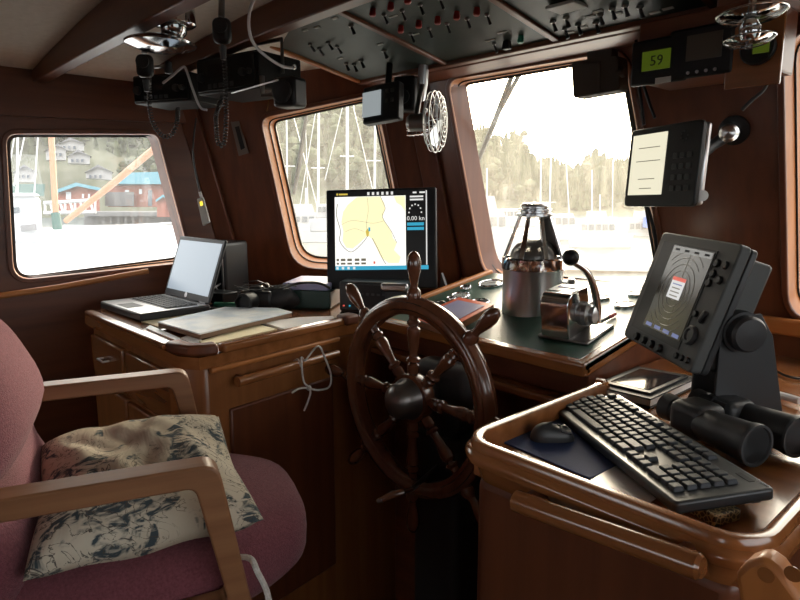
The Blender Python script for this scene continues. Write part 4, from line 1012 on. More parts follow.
def toggle(x, y, tilt=25, mat='black', s=1.0):
    p = pan(x, y)
    t = MB().lathe([(.006*s, 0), (.006*s, .004), (.004*s, .006)], p, (0, 0, -1), 10).build('toggle_switch', 'pewter', panel)
    d = Vector((.2, math.sin(R(tilt)), -1)).normalized()
    MB().lathe([(.0022*s, 0), (.004*s, .02), (.0045*s, .022), (.002*s, .024)], p-Vector((0, 0, .003)), d, 8).build('lever', mat, t)
def redknob(x, y, mat='red_cap'):
    p = pan(x, y); MB().lathe([(.007, -.002), (.0075, .006), (.0085, .008), (.0085, .015), (.006, .018), (.0001, .018)], p, (0, -.1, -1), 14).build('breaker_button', mat, panel)
def plate(x, y, w=.022, d=.008, mat='label_white', rz=0):
    p = pan(x, y)-Vector((0, 0, .0012)); MB().box(p, (w, d, .0016), Rz(rz) @ Rx(-math.degrees(math.atan(PS)))).build('label_plate', mat, panel)
for q in [(373, 9), (391, 3), (408, -4), (401, 26), (419, 21), (438, 17), (457, 12), (477, 8)]: redknob(*q)
for q in [(384, 14), (402, 10), (420, 4), (440, -2), (411, 33), (429, 28), (447, 23), (467, 18), (487, 14), (494, 43)]: toggle(*q)
for q in [(351, 25), (384, 50), (346, 63), (354, 64), (361, 60)]: toggle(*q, s=1.3)
for q in [(310, 44), (319, 48), (328, 42), (337, 46)]: toggle(*q, tilt=60, s=1.1)
for q in [(304, 24), (317, 27), (335, 18), (380, 44), (340, 58), (305, 30)]: plate(*q)
for q in [(415, 34), (393, 16), (502, 32), (490, 40)]: plate(*q, w=.03, d=.005)
p = pan(507, 40); MB().box(p-Vector((0, 0, .012)), (.022, .02, .024), taper=.8).build('rocker_switch', 'black', panel, bevel=.003)
redknob(521, 36, 'green_cap')
p = pan(567, 5)-Vector((0, 0, .004)); MB().box(p, (.075, .06, .008), Rz(0)).build('meter_window', 'label_white', panel, bevel=.002)
for q in [(553, 21), (565, 28), (578, 24), (566, 17), (600, 14), (612, 8), (625, 5), (596, 22), (640, 6)]: toggle(*q, s=1.3)
for q in [(570, 32), (583, 27), (598, 11), (617, 13), (655, 12), (668, 8), (590, 16)]: plate(*q, w=.024, d=.009)

# ------------------------------------------------------------------ overhead lamps, radios, microphones
def overhead(px, py, drop=.0):
    # point on the ceiling under the pixel: iterate on the camber
    z = .42
    for _ in range(8): p = atz(px, py, z); z = CEIL(p.x)-drop
    return atz(px, py, z)
lc = atz(160, 30, .375)
lamp = thing('dome_lamp', 'chrome ceiling lamp with a wide mirror-like disc at upper left', 'lamp', Vector((lc.x, lc.y, .40)))
MB().lathe([(.045, .09), (.050, .0), (.045, -.004), (.03, -.006), (.028, -.02), (.02, -.03)], (lc.x+.03, lc.y+.02, .385), (0, 0, 1), 32).build('mount', 'chrome', lamp)
MB().tube([(lc.x+.03, lc.y+.02, .37), (lc.x, lc.y, .345)], .016, 14).build('neck', 'pewter', lamp)
MB().lathe([(.02, .022), (.045, .016), (.075, .006), (.080, .002), (.078, -.002), (.05, -.011), (.03, -.014), (.0001, -.015)], (lc.x, lc.y, .343), (0, .02, 1), 40).build('reflector', 'chrome', lamp)
MB().lathe([(.008, 0), (.010, -.02), (.008, -.026)], (lc.x+.01, lc.y+.01, .305), (0, 0, 1), 14).build('switch', 'black', lamp)
# radios
def radio(px, py, z, size, rz, label, extra=True):
    c = atz(px, py, z); r = thing('marine_radio', label, 'radio', c, Rz(rz), 'black radios slung under the ceiling at the left')
    w, d, h = size
    MB().box((0, 0, h/2), size).build('case', 'radio_black', r, local=True, bevel=.005)
    MB().box((0, -d/2-.003, h/2), (w*.94, .006, h*.85)).build('face', 'radio_black', r, local=True, bevel=.002)
    MB().box((-w*.12, -d/2-.0065, h*.6), (w*.32, .001, h*.36)).build('screen', 'glassblack', r, local=True)
    for sx, rr in ((-.38, .013), (.30, .011), (.40, .008)): MB().lathe([(rr, 0), (rr*.9, .012), (.0001, .013)], (w*sx, -d/2-.006, h*.45), (0, -1, 0), 18).build('knob', 'dark_plastic', r, local=True)
    for k in range(5): MB().box((-w*.25+k*w*.09, -d/2-.007, h*.2), (w*.06, .003, h*.12)).build('button', 'grey_plastic', r, local=True)
    MB().tube([(-w/2-.008, .0, h*.5), (-w/2-.008, 0, h+.04), (w/2+.008, 0, h+.04), (w/2+.008, 0, h*.5)], .006, 6).build('bracket', 'pewter', r, local=True)
    return r
radio(180, 106, .280, (.22, .16, .085), 26, 'black radio nearest the left window under the ceiling')
radio(250, 96, .285, (.25, .17, .10), 14, 'wide black radio beside the switch panel with silver lower edge')
c0, c1 = atz(232, 93, .283), atz(278, 80, .283)
solo(MB().tube([c0, c1], .0025, 8), 'silver_strip', 'silver', 'thin silver strip along the lower front edge of the wide radio', 'metal strip')
def mic(px, py, z, label):
    c = atz(px, py, z); t = thing('radio_microphone', label, 'microphone', c, Rz(50), 'hand microphones hanging from the ceiling')
    MB().box((0, 0, 0), (.042, .028, .056)).build('body', 'black', t, local=True, bevel=.014, seg=4)
    MB().lathe([(.016, 0), (.016, .004), (.0001, .005)], (0, -.015, .008), (0, -1, 0), 18).build('grille', 'blackmatte', t, local=True)
    MB().tube([(0, 0, .03), (0, .01, .07)], .007, 8).build('hook', 'pewter', t, local=True)
    MB().lathe([(.009, 0), (.006, -.028)], (0, 0, -.033), (0, 0, 1), 12).build('strain_relief', 'rubber', t, local=True)
    return c
m1 = mic(145, 66, .315, 'black hand microphone hanging just below the chrome disc lamp')
m2 = mic(222, 31, .36, 'black hand microphone hanging between lamp and switch panel')
def coil(pts, label, r=.007, turns_per=260):
    path = bez(pts, 60); out = []; L_ = 0; prev = None
    for i, p in enumerate(path):
        t = (path[min(i+1, len(path)-1)]-path[max(i-1, 0)]).normalized()
        if prev is None: u_ = t.orthogonal().normalized()
        else: u_ = (prev-t*prev.dot(t)).normalized()
        prev = u_; w = t.cross(u_)
        if i: L_ += (path[i]-path[i-1]).length
        a = L_*turns_per*2*PI/1.0
        out.append((p, u_, w, L_))
    dense = []
    for i in range(len(out)-1):
        p, u_, w, l0 = out[i]; p2, u2, w2, l1 = out[i+1]
        for k in range(3):
            f_ = k/3; l = l0+(l1-l0)*f_; a = l*2*PI/.0085
            dense.append(p.lerp(p2, f_)+(u_.lerp(u2, f_)*math.cos(a)+w.lerp(w2, f_)*math.sin(a))*r*.75)
    return solo(MB().tube(dense, .0019, 5), 'coiled_cord', 'rubber', label, 'cord', 'coiled microphone cords')
D1 = 1.78
coil([atd(149, 74, 1.80), atd(149, 90, D1), atd(150, 110, D1), atd(154, 125, D1), atd(163, 136, D1), atd(172, 134, D1), atd(177, 122, D1), atd(178, 108, D1+.03)], 'coiled black cord hanging in a loop above the left window')
coil([atd(223, 45, 1.62), atd(225, 70, 1.65), atd(226, 95, 1.7), atd(226, 120, 1.72), atd(224, 143, 1.72), atd(218, 142, 1.72), atd(216, 120, 1.74), atd(217, 112, 1.76), atd(223, 96, 1.80)], 'long coiled black cord hanging in a narrow loop beside the wide radio')
wc = thing('white_cable', 'white cable bent in a loop above the left window', 'cable', atd(184, 64, 1.75))
MB().tube(bez([atd(163, 83, 1.8), atd(172, 76, 1.78), atd(183, 67, 1.75), atd(187, 72, 1.75), atd(193, 90, 1.78), atd(200, 107, 1.8), atd(207, 110, 1.8)], 6), .0035, 8).build('lead', 'cable_white', wc)
w2 = thing('white_cable', 'white cable hanging from the top beam to the switch panel corner', 'cable', atd(249, 20, 1.5))
MB().tube(bez([atd(256, -6, 1.42), atd(250, 10, 1.45), atd(249, 28, 1.5), atd(254, 44, 1.55), atd(267, 57, 1.6), atd(282, 66, 1.66), atd(293, 68, 1.72)], 6), .004, 8).build('lead', 'cable_white', w2)
MB().lathe([(.005, -.004), (.007, 0), (.005, .004)], atd(294, 67, 1.72), (1, .3, 0), 12).build('eyelet', 'chrome', w2)
# small black speaker and chain above the middle window
spc = atz(290, 93, .26)
sk = thing('cabin_speaker', 'small black speaker on a bracket above the middle window', 'speaker', spc, Rz(20))
MB().box((0, 0, .0), (.07, .06, .075)).build('case', 'black', sk, local=True, bevel=.010)
MB().lathe([(.028, 0), (.030, .006), (.026, .008), (.0001, .004)], (0, -.03, 0), (0, -1, 0), 22).build('grille', 'blackmatte', sk, local=True)
MB().tube([(-.035, 0, .0), (-.09, 0, .0), (-.09, 0, .05)], .007, 8).build('bracket', 'pewter', sk, local=True)
ca, cb = onpl(271, 88, A0-G_n*.03, G_n), onpl(267, 111, A0-G_n*.03, G_n)
solo(MB().tube([ca.lerp(cb, i/24)+Vector((.0015*(-1)**i, 0, 0)) for i in range(25)], .0018, 6), 'brass_chain', 'brass', 'fine brass chain hanging down to the middle window frame', 'chain')
# ---- wall label and in-line cable box at the front-left corner
G_in = -G_n
def gface(px, t, lift=.0): return [onpl(x, y, A0+G_in*lift, G_n) for x, y in px]
wl = thing('wall_placard', 'narrow dark printed placard on the corner panel beside the middle window', 'placard', onpl(240, 138, A0, G_n))
MB().prism(gface([(231, 122), (239, 121), (249, 153), (239, 156)], 0, .006), G_in*.003).build('plate', flat('placard_grey', (.16, .13, .11), rough=.5), wl)
MB().prism(gface([(235, 127), (239, 126), (245, 148), (241, 150)], 0, .010), G_in*.001).build('print', 'black', wl)
ib = thing('inline_adapter', 'small pale cable adapter with a yellow light on the corner post', 'adapter', k2(-.06)+Vector((.05, -.03, 0)))
q = k2(-.0)+Vector((.03, -.05, 0)); dd = (q).length
def pq(x, y): return atd(x, y, 2.17)
MB().prism([pq(198, 199), (pq(204, 197)), pq(211, 222), pq(204, 226)], -FH*.015).build('case', 'label_white', ib, bevel=.003)
MB().tube([pq(200, 192), pq(202, 199)], .005, 10).build('strain_relief', 'white_plastic', ib)
MB().prism([pq(201, 202)-FH*.0155, pq(203.5, 201)-FH*.0155, pq(204.5, 205)-FH*.0155, pq(202, 206)-FH*.0155], -FH*.001).build('light', glow('amber_led', (.9, .6, .05), 2), ib)
MB().tube(bez([pq(196, 118), pq(193, 150), pq(196, 175), pq(200, 193)], 6), .003, 6).build('lead', 'black', ib)

# ---- small gps under the panel with black unit beside
sg = thing('small_gps', 'small black gps unit with a pale square screen above the middle window', 'gps', Vector((-1.53, 1.30, .283)), ypr(14, -9, -4.7))
MB().box((.01, .02, 0), (.135, .035, .118)).build('case', 'black', sg, local=True, bevel=.006)
MB().box((-.02, -.001, .0), (.070, .002, .078)).build('screen', glow('lcd_grey', (.5, .56, .58), .55), sg, local=True)
for k in range(4): MB().box((.040+.018*(k % 2), -.002, .03-.03*(k//2)), (.013, .003, .012)).build('button', 'dark_plastic', sg, local=True, bevel=.001)
MB().tube([(0.02, .03, .06), (.02, .04, .16)], .010, 10).build('bracket', 'black', sg, local=True)
ub = thing('depth_sounder', 'black boxed instrument hanging from the panel between small gps and fan', 'instrument', aty(407, 98, 1.42), Rz(25))
MB().box((0, 0, .01), (.075, .06, .11)).build('case', 'black', ub, local=True, bevel=.012, seg=3)
MB().lathe([(.022, 0), (.022, .01), (.0001, .012)], (.0, -.03, .0), (0, -1, 0), 20).build('knob', 'dark_plastic', ub, local=True)
MB().tube([(.02, -.01, -.03), (.06, -.01, -.06), (.07, .02, -.02)], .006, 8).build('arm', 'pewter', ub, local=True)
# ---- chrome fan
fc = aty(435, 122, 1.36)
fax = (RT*.965-FH*.26).normalized()
fan = thing('cabin_fan', 'chrome wire caged fan hanging between the middle and the large front window', 'fan', fc)
fq = Vector((0, 0, 1)).rotation_difference(fax).to_matrix()
fe1 = fq @ Vector((1, 0, 0)); fe2 = fq @ Vector((0, 1, 0))
fr_ = .088
def fring(r, h, rad=.0012, nm='cage_ring'): MB().tube([fc+fax*h+(fe1*math.cos(2*PI*k/36)+fe2*math.sin(2*PI*k/36))*r for k in range(36)], rad, 6, closed=True).build(nm, 'steel', fan)
fring(fr_, 0, .0025); fring(fr_*.97, .012); fring(fr_*.97, -.012); fring(fr_*.82, .022); fring(fr_*.66, .026); fring(fr_*.5, .028); fring(fr_*.34, .029); fring(fr_*.18, .030); fring(fr_*.75, -.022); fring(fr_*.45, -.027)
for k in range(8):
    a = 2*PI*k/8; e = fe1*math.cos(a)+fe2*math.sin(a)
    MB().tube([fc+fax*.030+e*.008, fc+fax*.027+e*fr_*.6, fc+fax*.012+e*fr_*.97, fc+e*fr_*1.0, fc-fax*.012+e*fr_*.97, fc-fax*.027+e*fr_*.45], .0010, 5).build('cage_wire', 'steel', fan)
for k in range(4):
    a = 2*PI*k/4+.4; e = fe1*math.cos(a)+fe2*math.sin(a); f2 = fax.cross(e)
    vs = [fc+e*.015+f2*.008+fax*.004, fc+e*.015-f2*.008-fax*.004, fc+e*.045-f2*.028-fax*.010, fc+e*.070-f2*.022-fax*.008, fc+e*.074+f2*.010+fax*.006, fc+e*.045+f2*.020+fax*.010]
    MB().prism(vs, fax*.0015).build('blade', 'steel', fan)
MB().lathe([(.02, -.035), (.026, -.03), (.026, -.075), (.018, -.085), (.0001, -.086)], fc, -fax*-1, 24).build('motor', 'pewter', fan)
ft = aty(423, 76, 1.42); fm = fc-fax*.06
MB().tube([fm, fm+(ft-fm)*.5+Vector((0, 0, -.0)), ft+Vector((0, 0, -.02))], .008, 12).build('arm', 'pewter', fan)
MB().lathe([(.016, .05), (.017, -.01), (.012, -.06), (.009, -.065)], ft+Vector((0, 0, -.01)), (0.1, 0, 1), 20).build('mount', 'steel', fan)
# small wire basket left of the fan
wb = aty(421, 124, 1.42)
wbk = thing('wire_holder', 'small chrome wire holder on the wall left of the fan', 'wire holder', wb)
for h in (0, -.02, -.034):
    MB().tube([wb+Vector((-.035, 0, h)), wb+Vector((-.035, -.03, h)), wb+Vector((.035, -.03, h)), wb+Vector((.035, 0, h))], .0014, 6).build('wire', 'chrome', wbk)
for x in (-.03, -.01, .01, .03): MB().tube([wb+Vector((x, -.03, 0)), wb+Vector((x, -.03, -.034)), wb+Vector((x, 0, -.034))], .0012, 6).build('wire', 'chrome', wbk)
MB().tube([wb+Vector((0, 0, -.034)), wb+Vector((0, .12, .03))], .003, 6).build('bracket', 'pewter', wbk)

# ---- black hanging box in the big front window
vz = aty(570, 80, 1.40)
hb = thing('hanging_speaker', 'dark brown box hanging in the top right of the large front window', 'speaker', aty(596, 70, 1.42))
def yq(x, y, yy=1.40): return aty(x, y, yy)
flat('dark_brown', (.045, .030, .020), rough=.7)
MB().prism(rounded([yq(571, 62), yq(618, 55), yq(620, 90), yq(573, 98)], .008, 4), (0, .045, 0)).build('case', 'dark_brown', hb, bevel=.005)
MB().prism([yq(573, 66, 1.398), yq(600, 61, 1.398), yq(600, 93, 1.398), yq(574, 96, 1.398)], (0, .003, 0)).build('door', 'dark_brown', hb, bevel=.001)
MB().prism([yq(586, 52), yq(612, 48), yq(612, 60), yq(587, 64)], (0, .03, 0)).build('bracket', 'dark_brown', hb, bevel=.003)
MB().lathe([(.012, 0), (.012, .014), (.009, .018)], yq(618, 73, 1.41), (1, 0, 0), 16).build('knob', 'dark_brown', hb)
# ---- overhead wooden instrument box
iy = 1.36
def bq(x, y, yy=iy): return aty(x, y, yy)
ibx = thing('instrument_pod', 'overhead wooden box holding two lcd instruments and a round gauge', 'instrument box', bq(700, 50))
zt = .40
a = bq(636, 83); b = bq(766, 68)
ztop = .372
MB().box((-.36, iy+.08, .43), (.38, .16, .12)).build('upper_case', 'mahogany_x', ibx, bevel=.004)
MB().prism([(a.x, iy, a.z), (b.x, iy, a.z), (b.x, iy, ztop), (a.x, iy, ztop)], (0, .16, 0)).build('case', 'mahogany_x', ibx, bevel=.004)
ic = [(bq(655, 58), .115, .10), (bq(700, 50), .13, .11)]
i1 = MB().box(bq(656, 62)+Vector((.01, -.006, .0)), (.125, .012, .095)).build('digital_gauge', 'black', ibx, bevel=.006)
glow('lcd_lime', (.22, .33, .02), .16); 
lcp = bq(656, 60, iy-.013); MB().box(lcp, (.062, .002, .040)).build('display', 'lcd_lime', i1)
text('display_digits', '59', .030, 'ink', i1, REL[i1.name].inverted() @ (lcp+Vector((.002, -.002, -.002))), Rx(90))
MB().box(bq(663, 80, iy-.012), (.034, .001, .012)).build('maker_label', 'label_white', i1)
i2 = MB().box(bq(702, 52)+Vector((.0, -.006, .0)), (.13, .012, .10)).build('text_gauge', 'black', ibx, bevel=.006)
MB().box(bq(704, 46, iy-.013), (.07, .002, .05)).build('display', flat('lcd_dim', (.075, .06, .045), rough=.4), i2)
for k in range(4): MB().lathe([(.0035, 0), (.003, .003)], bq(688+9*k, 73-1.3*k, iy-.012), (0, -1, 0), 10).build('button', 'silver', i2)
MB().box(bq(762, 50)+Vector((-.012, -.004, -.002)), (.10, .008, .13)).build('gauge_mount', 'varnish_x', ibx, bevel=.002)
i3 = MB().lathe([(.030, 0), (.032, .01), (.029, .014), (.0001, .012)], bq(763, 47, iy-.008)+Vector((-.006, 0, -.002)), (0, -1, 0), 32).build('round_gauge', 'black', ibx)
MB().box(bq(761, 48, iy-.023), (.028, .002, .018)).build('display', 'lcd_lime', i3)
# cables running down the pillar
for i, pts in enumerate([[(636, 40), (639, 70), (645, 90), (650, 105), (655, 118)], [(634, 45), (637, 75), (641, 100), (644, 125)], [(770, 70), (765, 88), (752, 100), (742, 110)]]):
    solo(MB().tube(bez([aty(x, y, 1.50 if i < 2 else 1.42) for x, y in pts], 6), .004, 8), 'cable', 'black' if i != 2 else 'grey_plastic', ['black cable hanging from the instrument box nearest the wood pillar', 'black cable hanging along the right edge of the large front window', 'thin grey cable curving below the round gauge'][i], 'cable')
solo(MB().tube(bez([onpl(x, y, F_p-F_n*.03, F_n) for x, y in [(645, 200), (650, 215), (655, 235), (657, 255), (660, 275)]], 6), .005, 8), 'cable', 'black', 'black cable running down from behind the upper display to the radar', 'cable')
# ---- upper gps / sounder display on a ball mount
gx = thing('sounder_display', 'black wall mounted display with a pale lit page hanging right of the large front window', 'display', Vector((-.675, 1.43, .066)), ypr(-23, -4, -1.0))
GW, GH = .225, .185
MB().prism(rounded([Vector((-GW/2, 0, -GH/2)), Vector((GW/2, 0, -GH/2)), Vector((GW/2, 0, GH/2)), Vector((-GW/2, 0, GH/2))], .014, 4), (0, .014, 0)).build('front_case', 'black', gx, local=True, bevel=.003)
MB().box((.002, .022, 0), (GW-.006, .016, GH-.008)).build('rear_case', 'silver', gx, local=True, bevel=.006)
ds = MB().box((-.043, -.001, .006), (.112, .002, .142)).build('display', glow('page', (.92, .87, .66), .92), gx, local=True)
for z, w in [(.045, .07), (.014, .08), (-.028, .055), (-.05, .04)]: MB().box((-.04, -.0026, z), (w, .0004, .0016)).build('page_text', flat('page_ink%d' % int(z*1000), (.2, .17, .1), rough=.6), ds, local=True)
for k in range(7):
    a = 2*PI*k/7; MB().lathe([(.002, 0), (.002, .002)], (.065+.010*math.cos(a), 0, .062+.010*math.sin(a)), (0, -1, 0), 8).build('dot', 'grey_plastic', gx, local=True)
for r_ in range(4):
    for c_ in range(3): MB().box((.045+.021*c_, -.001, .02-.024*r_), (.014, .003, .012)).build('button', 'dark_plastic', gx, local=True, bevel=.001)
MB().lathe([(.012, 0), (.012, .006), (.004, .008)], (GW/2-.004, .024, -.068), (1, -.6, 0), 18).build('port_cap', 'white_plastic', gx, local=True)
gm = REL[gx.name] @ Vector((.04, .055, .02)); wallp = onpl(735, 130, F_p, F_n)
MB().tube([gm, gm.lerp(wallp, .5), wallp], [.018, .013, .018], 14).build('mount_arm', 'dark_plastic', gx)
MB().lathe([(.0001, -.02), (.014, -.014), (.02, 0), (.014, .014), (.0001, .02)], aty(729, 133, 1.47), (.3, -1, 0), 18).build('ball', 'silver', gx)
MB().lathe([(.035, 0), (.035, .008), (.02, .014)], wallp-F_n*.001, -F_n, 24).build('wall_plate', 'black', gx)
# ---- hanging lamp of two clear glass discs
hl = aty(751, 19, 1.12)
gl = thing('glass_lamp', 'ceiling lamp of two stacked clear glass dishes on a chrome stem at upper right', 'lamp', hl)
MB().tube([hl+Vector((0, 0, .16)), hl+Vector((0, 0, -.045))], .006, 10).build('stem', 'chrome', gl)
MB().lathe([(.010, -.004), (.040, -.001), (.048, .004), (.051, .008), (.048, .009), (.038, .004), (.010, .0)], hl+Vector((0, 0, .0)), (-.08, .0, 1), 36).build('dish', 'clear_glass', gl)
MB().lathe([(.008, -.004), (.028, -.001), (.036, .004), (.038, .008), (.035, .009), (.026, .004), (.008, .0)], hl+Vector((0, 0, -.038)), (-.08, .0, 1), 36).build('dish', 'clear_glass', gl)
MB().tube([hl+Vector((.0505*math.cos(2*PI*k/36), .0505*math.sin(2*PI*k/36), .0085+.004*math.cos(2*PI*k/36))) for k in range(36)], .0017, 6, closed=True).build('rim', 'chrome', gl)
MB().tube([hl+Vector((.0375*math.cos(2*PI*k/36), .0375*math.sin(2*PI*k/36), -.0300+.003*math.cos(2*PI*k/36))) for k in range(36)], .0015, 6, closed=True).build('rim', 'chrome', gl)
MB().lathe([(.012, -.02), (.016, -.01), (.016, .0), (.010, .01)], hl+Vector((0, 0, -.012)), (0, 0, 1), 18).build('collar', 'chrome', gl)
MB().lathe([(.04, 0), (.045, .0), (.035, -.02), (.01, -.024)], Vector((hl.x, hl.y, CEIL(hl.x)+.0)), (0, 0, 1), 24).build('canopy', 'chrome', gl)

# ------------------------------------------------------------------ wipers outside the glass
def wiper(a, b, c, n, p0, label):
    off = p0+n*(tf+.03)
    A, B, Cc = onpl(*a, off, n), onpl(*b, off, n), onpl(*c, off, n)
    w = thing('windscreen_wiper', label, 'wiper', A)
    MB().tube([A, A.lerp(B, .5)+n*.006, B], [.007, .010, .008], 8).build('blade', 'rubber', w)
    MB().tube([A.lerp(B, .5), Cc], .007, 8).build('arm', 'rubber', w)
    MB().lathe([(.012, 0), (.012, .02), (.006, .024)], Cc-n*.028, n, 16).build('pivot', 'pewter', w)
wiper((476, 166), (513, 73), (523, 68), F_n, F_p, 'dark wiper resting across the upper left of the large front window')
wiper((294, 194), (304, 131), (309, 100), G_n, A0, 'dark wiper standing upright behind the middle window')

# ------------------------------------------------------------------ outside
WZ = -3.0
flat('hull_white', (.58, .60, .62), rough=.5); flat('boat_white', (.31, .32, .335), rough=.5); flat('boat_glass', (.06, .08, .10), rough=.1); flat('cover_blue', (.03, .12, .42), rough=.7)
flat('roof_teal', (.10, .27, .33), rough=.6); flat('wall_red', (.27, .085, .055), rough=.8); flat('pile', (.14, .14, .14), rough=.9); flat('tarp_green', (.03, .10, .085), rough=.7)
flat('spar_tan', (.40, .19, .10), rough=.5); flat('mast_white', (.5, .5, .5), rough=.35); flat('house_white', (.36, .35, .34), rough=.8); flat('roof_grey', (.16, .16, .165), rough=.8)
noise_color('hill_green', (.07, .08, .045), (.16, .16, .11), (1, 1, 1), .15, rough=1.0)
noise_color('leaf', (.035, .045, .022), (.12, .13, .07), (1, 1, 1), .5, rough=1.0)
noise_color('sea', (.07, .09, .09), (.11, .13, .13), (1, .3, 1), .8, rough=.5, bump=.3, bscale=2.0, spec=.03)
def depthscale(px, py, d): return ray(px, py)*d
wt = MB().prism([(-400, -200, WZ), (300, -200, WZ), (300, 400, WZ), (-400, 400, WZ)], (0, 0, -.5)).build('sea', 'sea'); struct(wt)
# wooded hill round the harbour
def azdir(a): return Vector((-math.sin(R(a)), math.cos(R(a)), 0))
def ridge(a):
    t = [( -40, 3), (0, 3), (15, 1), (25, .8), (33, 1.8), (40, 4), (45, 7.2), (50, 9), (60, 9.5), (75, 8.5), (90, 8), (130, 6)]
    for i in range(len(t)-1):
        if t[i][0] <= a <= t[i+1][0]:
            f_ = (a-t[i][0])/(t[i+1][0]-t[i][0]); return t[i][1]+(t[i+1][1]-t[i][1])*f_
    return 10
vs, fs = [], []; NA, NR = 90, 14
rnd = random.Random(2)
def hz(a, j): # height at azimuth a, ring j
    d = 95+j*12; e = ridge(a)+.8*math.sin(a*.7)+.5*math.sin(a*1.9)
    return d, WZ+.5+ (math.tan(R(e))*(95+13*12)+3.0)*(j/(NR-1))**.85
for i in range(NA+1):
    a = -40+170*i/NA
    for j in range(NR):
        d, h = hz(a, j); p = azdir(a)*d; vs.append((p.x, p.y, h if j else WZ-.4))
for i in range(NA):
    for j in range(NR-1): fs.append((i*NR+j, (i+1)*NR+j, (i+1)*NR+j+1, i*NR+j+1))
hill = MB().add(vs, fs).build('hillside', 'hill_green'); struct(hill)
# individual hillside trees: too many to count
mb = MB()
def tree(mb, p, h, kind):
    n = 7
    if kind:   # conifer
        for k in range(3):
            r0_ = h*.13*(1-.25*k); z0_ = h*(.12+.26*k); z1_ = z0_+h*.42
            base = len(mb.v)
            for q_ in range(n):
                a = 2*PI*q_/n+k; mb.v.append(p+Vector((math.cos(a)*r0_, math.sin(a)*r0_, z0_+rnd.uniform(-.1, .1)*h*.3)))
            mb.v.append(p+Vector((0, 0, z1_)))
            for q_ in range(n): mb.f.append((base+q_, base+(q_+1) % n, base+n))
    else:
        for k in range(3):
            c = p+Vector((rnd.uniform(-.25, .25)*h, rnd.uniform(-.25, .25)*h, h*(.45+.2*k))); s_ = h*rnd.uniform(.13, .22)
            base = len(mb.v)
            for (zz, rr) in ((-.7, .6), (0, 1), (.6, .75)):
                for q_ in range(n):
                    a = 2*PI*q_/n; j_ = rnd.uniform(.8, 1.2); mb.v.append(c+Vector((math.cos(a)*rr*s_*j_, math.sin(a)*rr*s_*j_, zz*s_)))
            mb.v.append(c+Vector((0, 0, s_)))
            for q_ in range(n):
                for l in range(2): mb.f.append((base+l*n+q_, base+l*n+(q_+1) % n, base+(l+1)*n+(q_+1) % n, base+(l+1)*n+q_))
                mb.f.append((base+2*n+q_, base+2*n+(q_+1) % n, base+3*n))
for _ in range(4200):
    a = rnd.uniform(15, 90); j = rnd.uniform(.5, NR-1); d, h = hz(a, j); p = azdir(a)*d; p.z = h-1
    if 71 < a < 80 and j < 2.2: continue
    tree(mb, p, rnd.uniform(4, 8.0), rnd.random() < (.92 if a < 50 else .5))
o = mb.build('hillside_trees', 'leaf'); tag(o, 'hazy green woodland covering the hillside beyond the harbour', 'trees', kind='stuff')
def slab(px, d, t):
    q = [depthscale(x, y, d) for x, y in px]; c = sum(q, Vector())/len(q); c.z = 0
    return MB().prism(q, c.normalized()*t)
# red waterfront buildings
def building(parts_, d, label):
    b = thing('waterfront_building', label, 'building', depthscale(parts_['at'][0], parts_['at'][1], d))
    for k, (nm, px, mat, dd, t) in enumerate(parts_['p']): slab(px, d+dd, t).build(nm, mat, b)
    return b
building({'at': (80, 212), 'p': [('wall', [(58, 196), (60, 190), (78, 184), (99, 190), (100, 212), (58, 212)], 'wall_red', 0, 8), ('roof', [(56, 190), (76, 182.5), (101, 188), (101, 191), (77, 186), (57, 193)], 'roof_teal', -.6, 9.5), ('window', [(66, 192), (71, 192), (71, 199), (66, 199)], 'hull_white', -.1, .1), ('window', [(82, 194), (84, 194), (84, 198), (82, 198)], 'hull_white', -.1, .1), ('window', [(88, 194), (90, 194), (90, 198), (88, 198)], 'hull_white', -.1, .1)]}, 50, 'red gabled waterfront building with low teal roof left of the diagonal spar')
building({'at': (140, 212), 'p': [('wall', [(108, 186), (172, 184), (172, 207), (108, 207)], 'wall_red', 0, 9), ('roof', [(112, 184), (120, 173), (182, 171), (184, 184)], 'roof_teal', -.8, 10.5), ('window', [(125, 190), (129, 190), (129, 195), (125, 195)], 'hull_white', -.1, .1), ('window', [(139, 189), (142, 189), (142, 194), (139, 194)], 'hull_white', -.1, .1), ('door', [(148, 190), (152, 190), (152, 206), (148, 206)], 'boat_glass', -.1, .1), ('porch', [(105, 192), (134, 192), (134, 206), (105, 206)], 'pile', -1.4, 1.2)]}, 55, 'long red waterfront building under a bright teal roof')
building({'at': (163, 212), 'p': [('wall', [(157, 200), (163, 196), (170, 200), (170, 217), (157, 217)], 'wall_red', 0, 3), ('roof', [(155.5, 200), (163, 194.5), (172, 200), (172, 201.5), (163, 197), (156, 202)], 'roof_teal', -.3, 3.6), ('door', [(161, 203), (166, 203), (166, 217), (161, 217)], 'wall_red', -.15, .1)]}, 42, 'small red shed with teal gable on the pier')
pier = thing('pier', 'dark timber pier on piles below the red buildings', 'pier', depthscale(130, 225, 48))
slab([(84, 212), (185, 212), (187, 216), (84, 216)], 46, 3).build('deck', 'pile', pier)
for k in range(14): 
    x = 88+k*7.3; slab([(x, 214), (x+2, 214), (x+2, 231), (x, 231)], 46.5, .5).build('piling', 'pile', pier)
slab([(84, 216), (186, 216), (186, 229), (84, 229)], 48.5, .4).build('back_wall', 'pile', pier)
gw = thing('gangway', 'white lattice gangway sloping down to the dock left of the pier', 'gangway', depthscale(70, 210, 40))
for (a, b) in [((44, 203), (96, 200)), ((44, 213), (96, 212))]: MB().tube([depthscale(*a, 40), depthscale(*b, 40)], .12, 6).build('rail', 'mast_white', gw)
for k in range(11):
    x = 45+k*5; MB().tube([depthscale(x, 203-(k*.27), 40), depthscale(x+(3 if k % 2 else 0), 213-k*.1, 40)], .08, 5).build('strut', 'mast_white', gw)
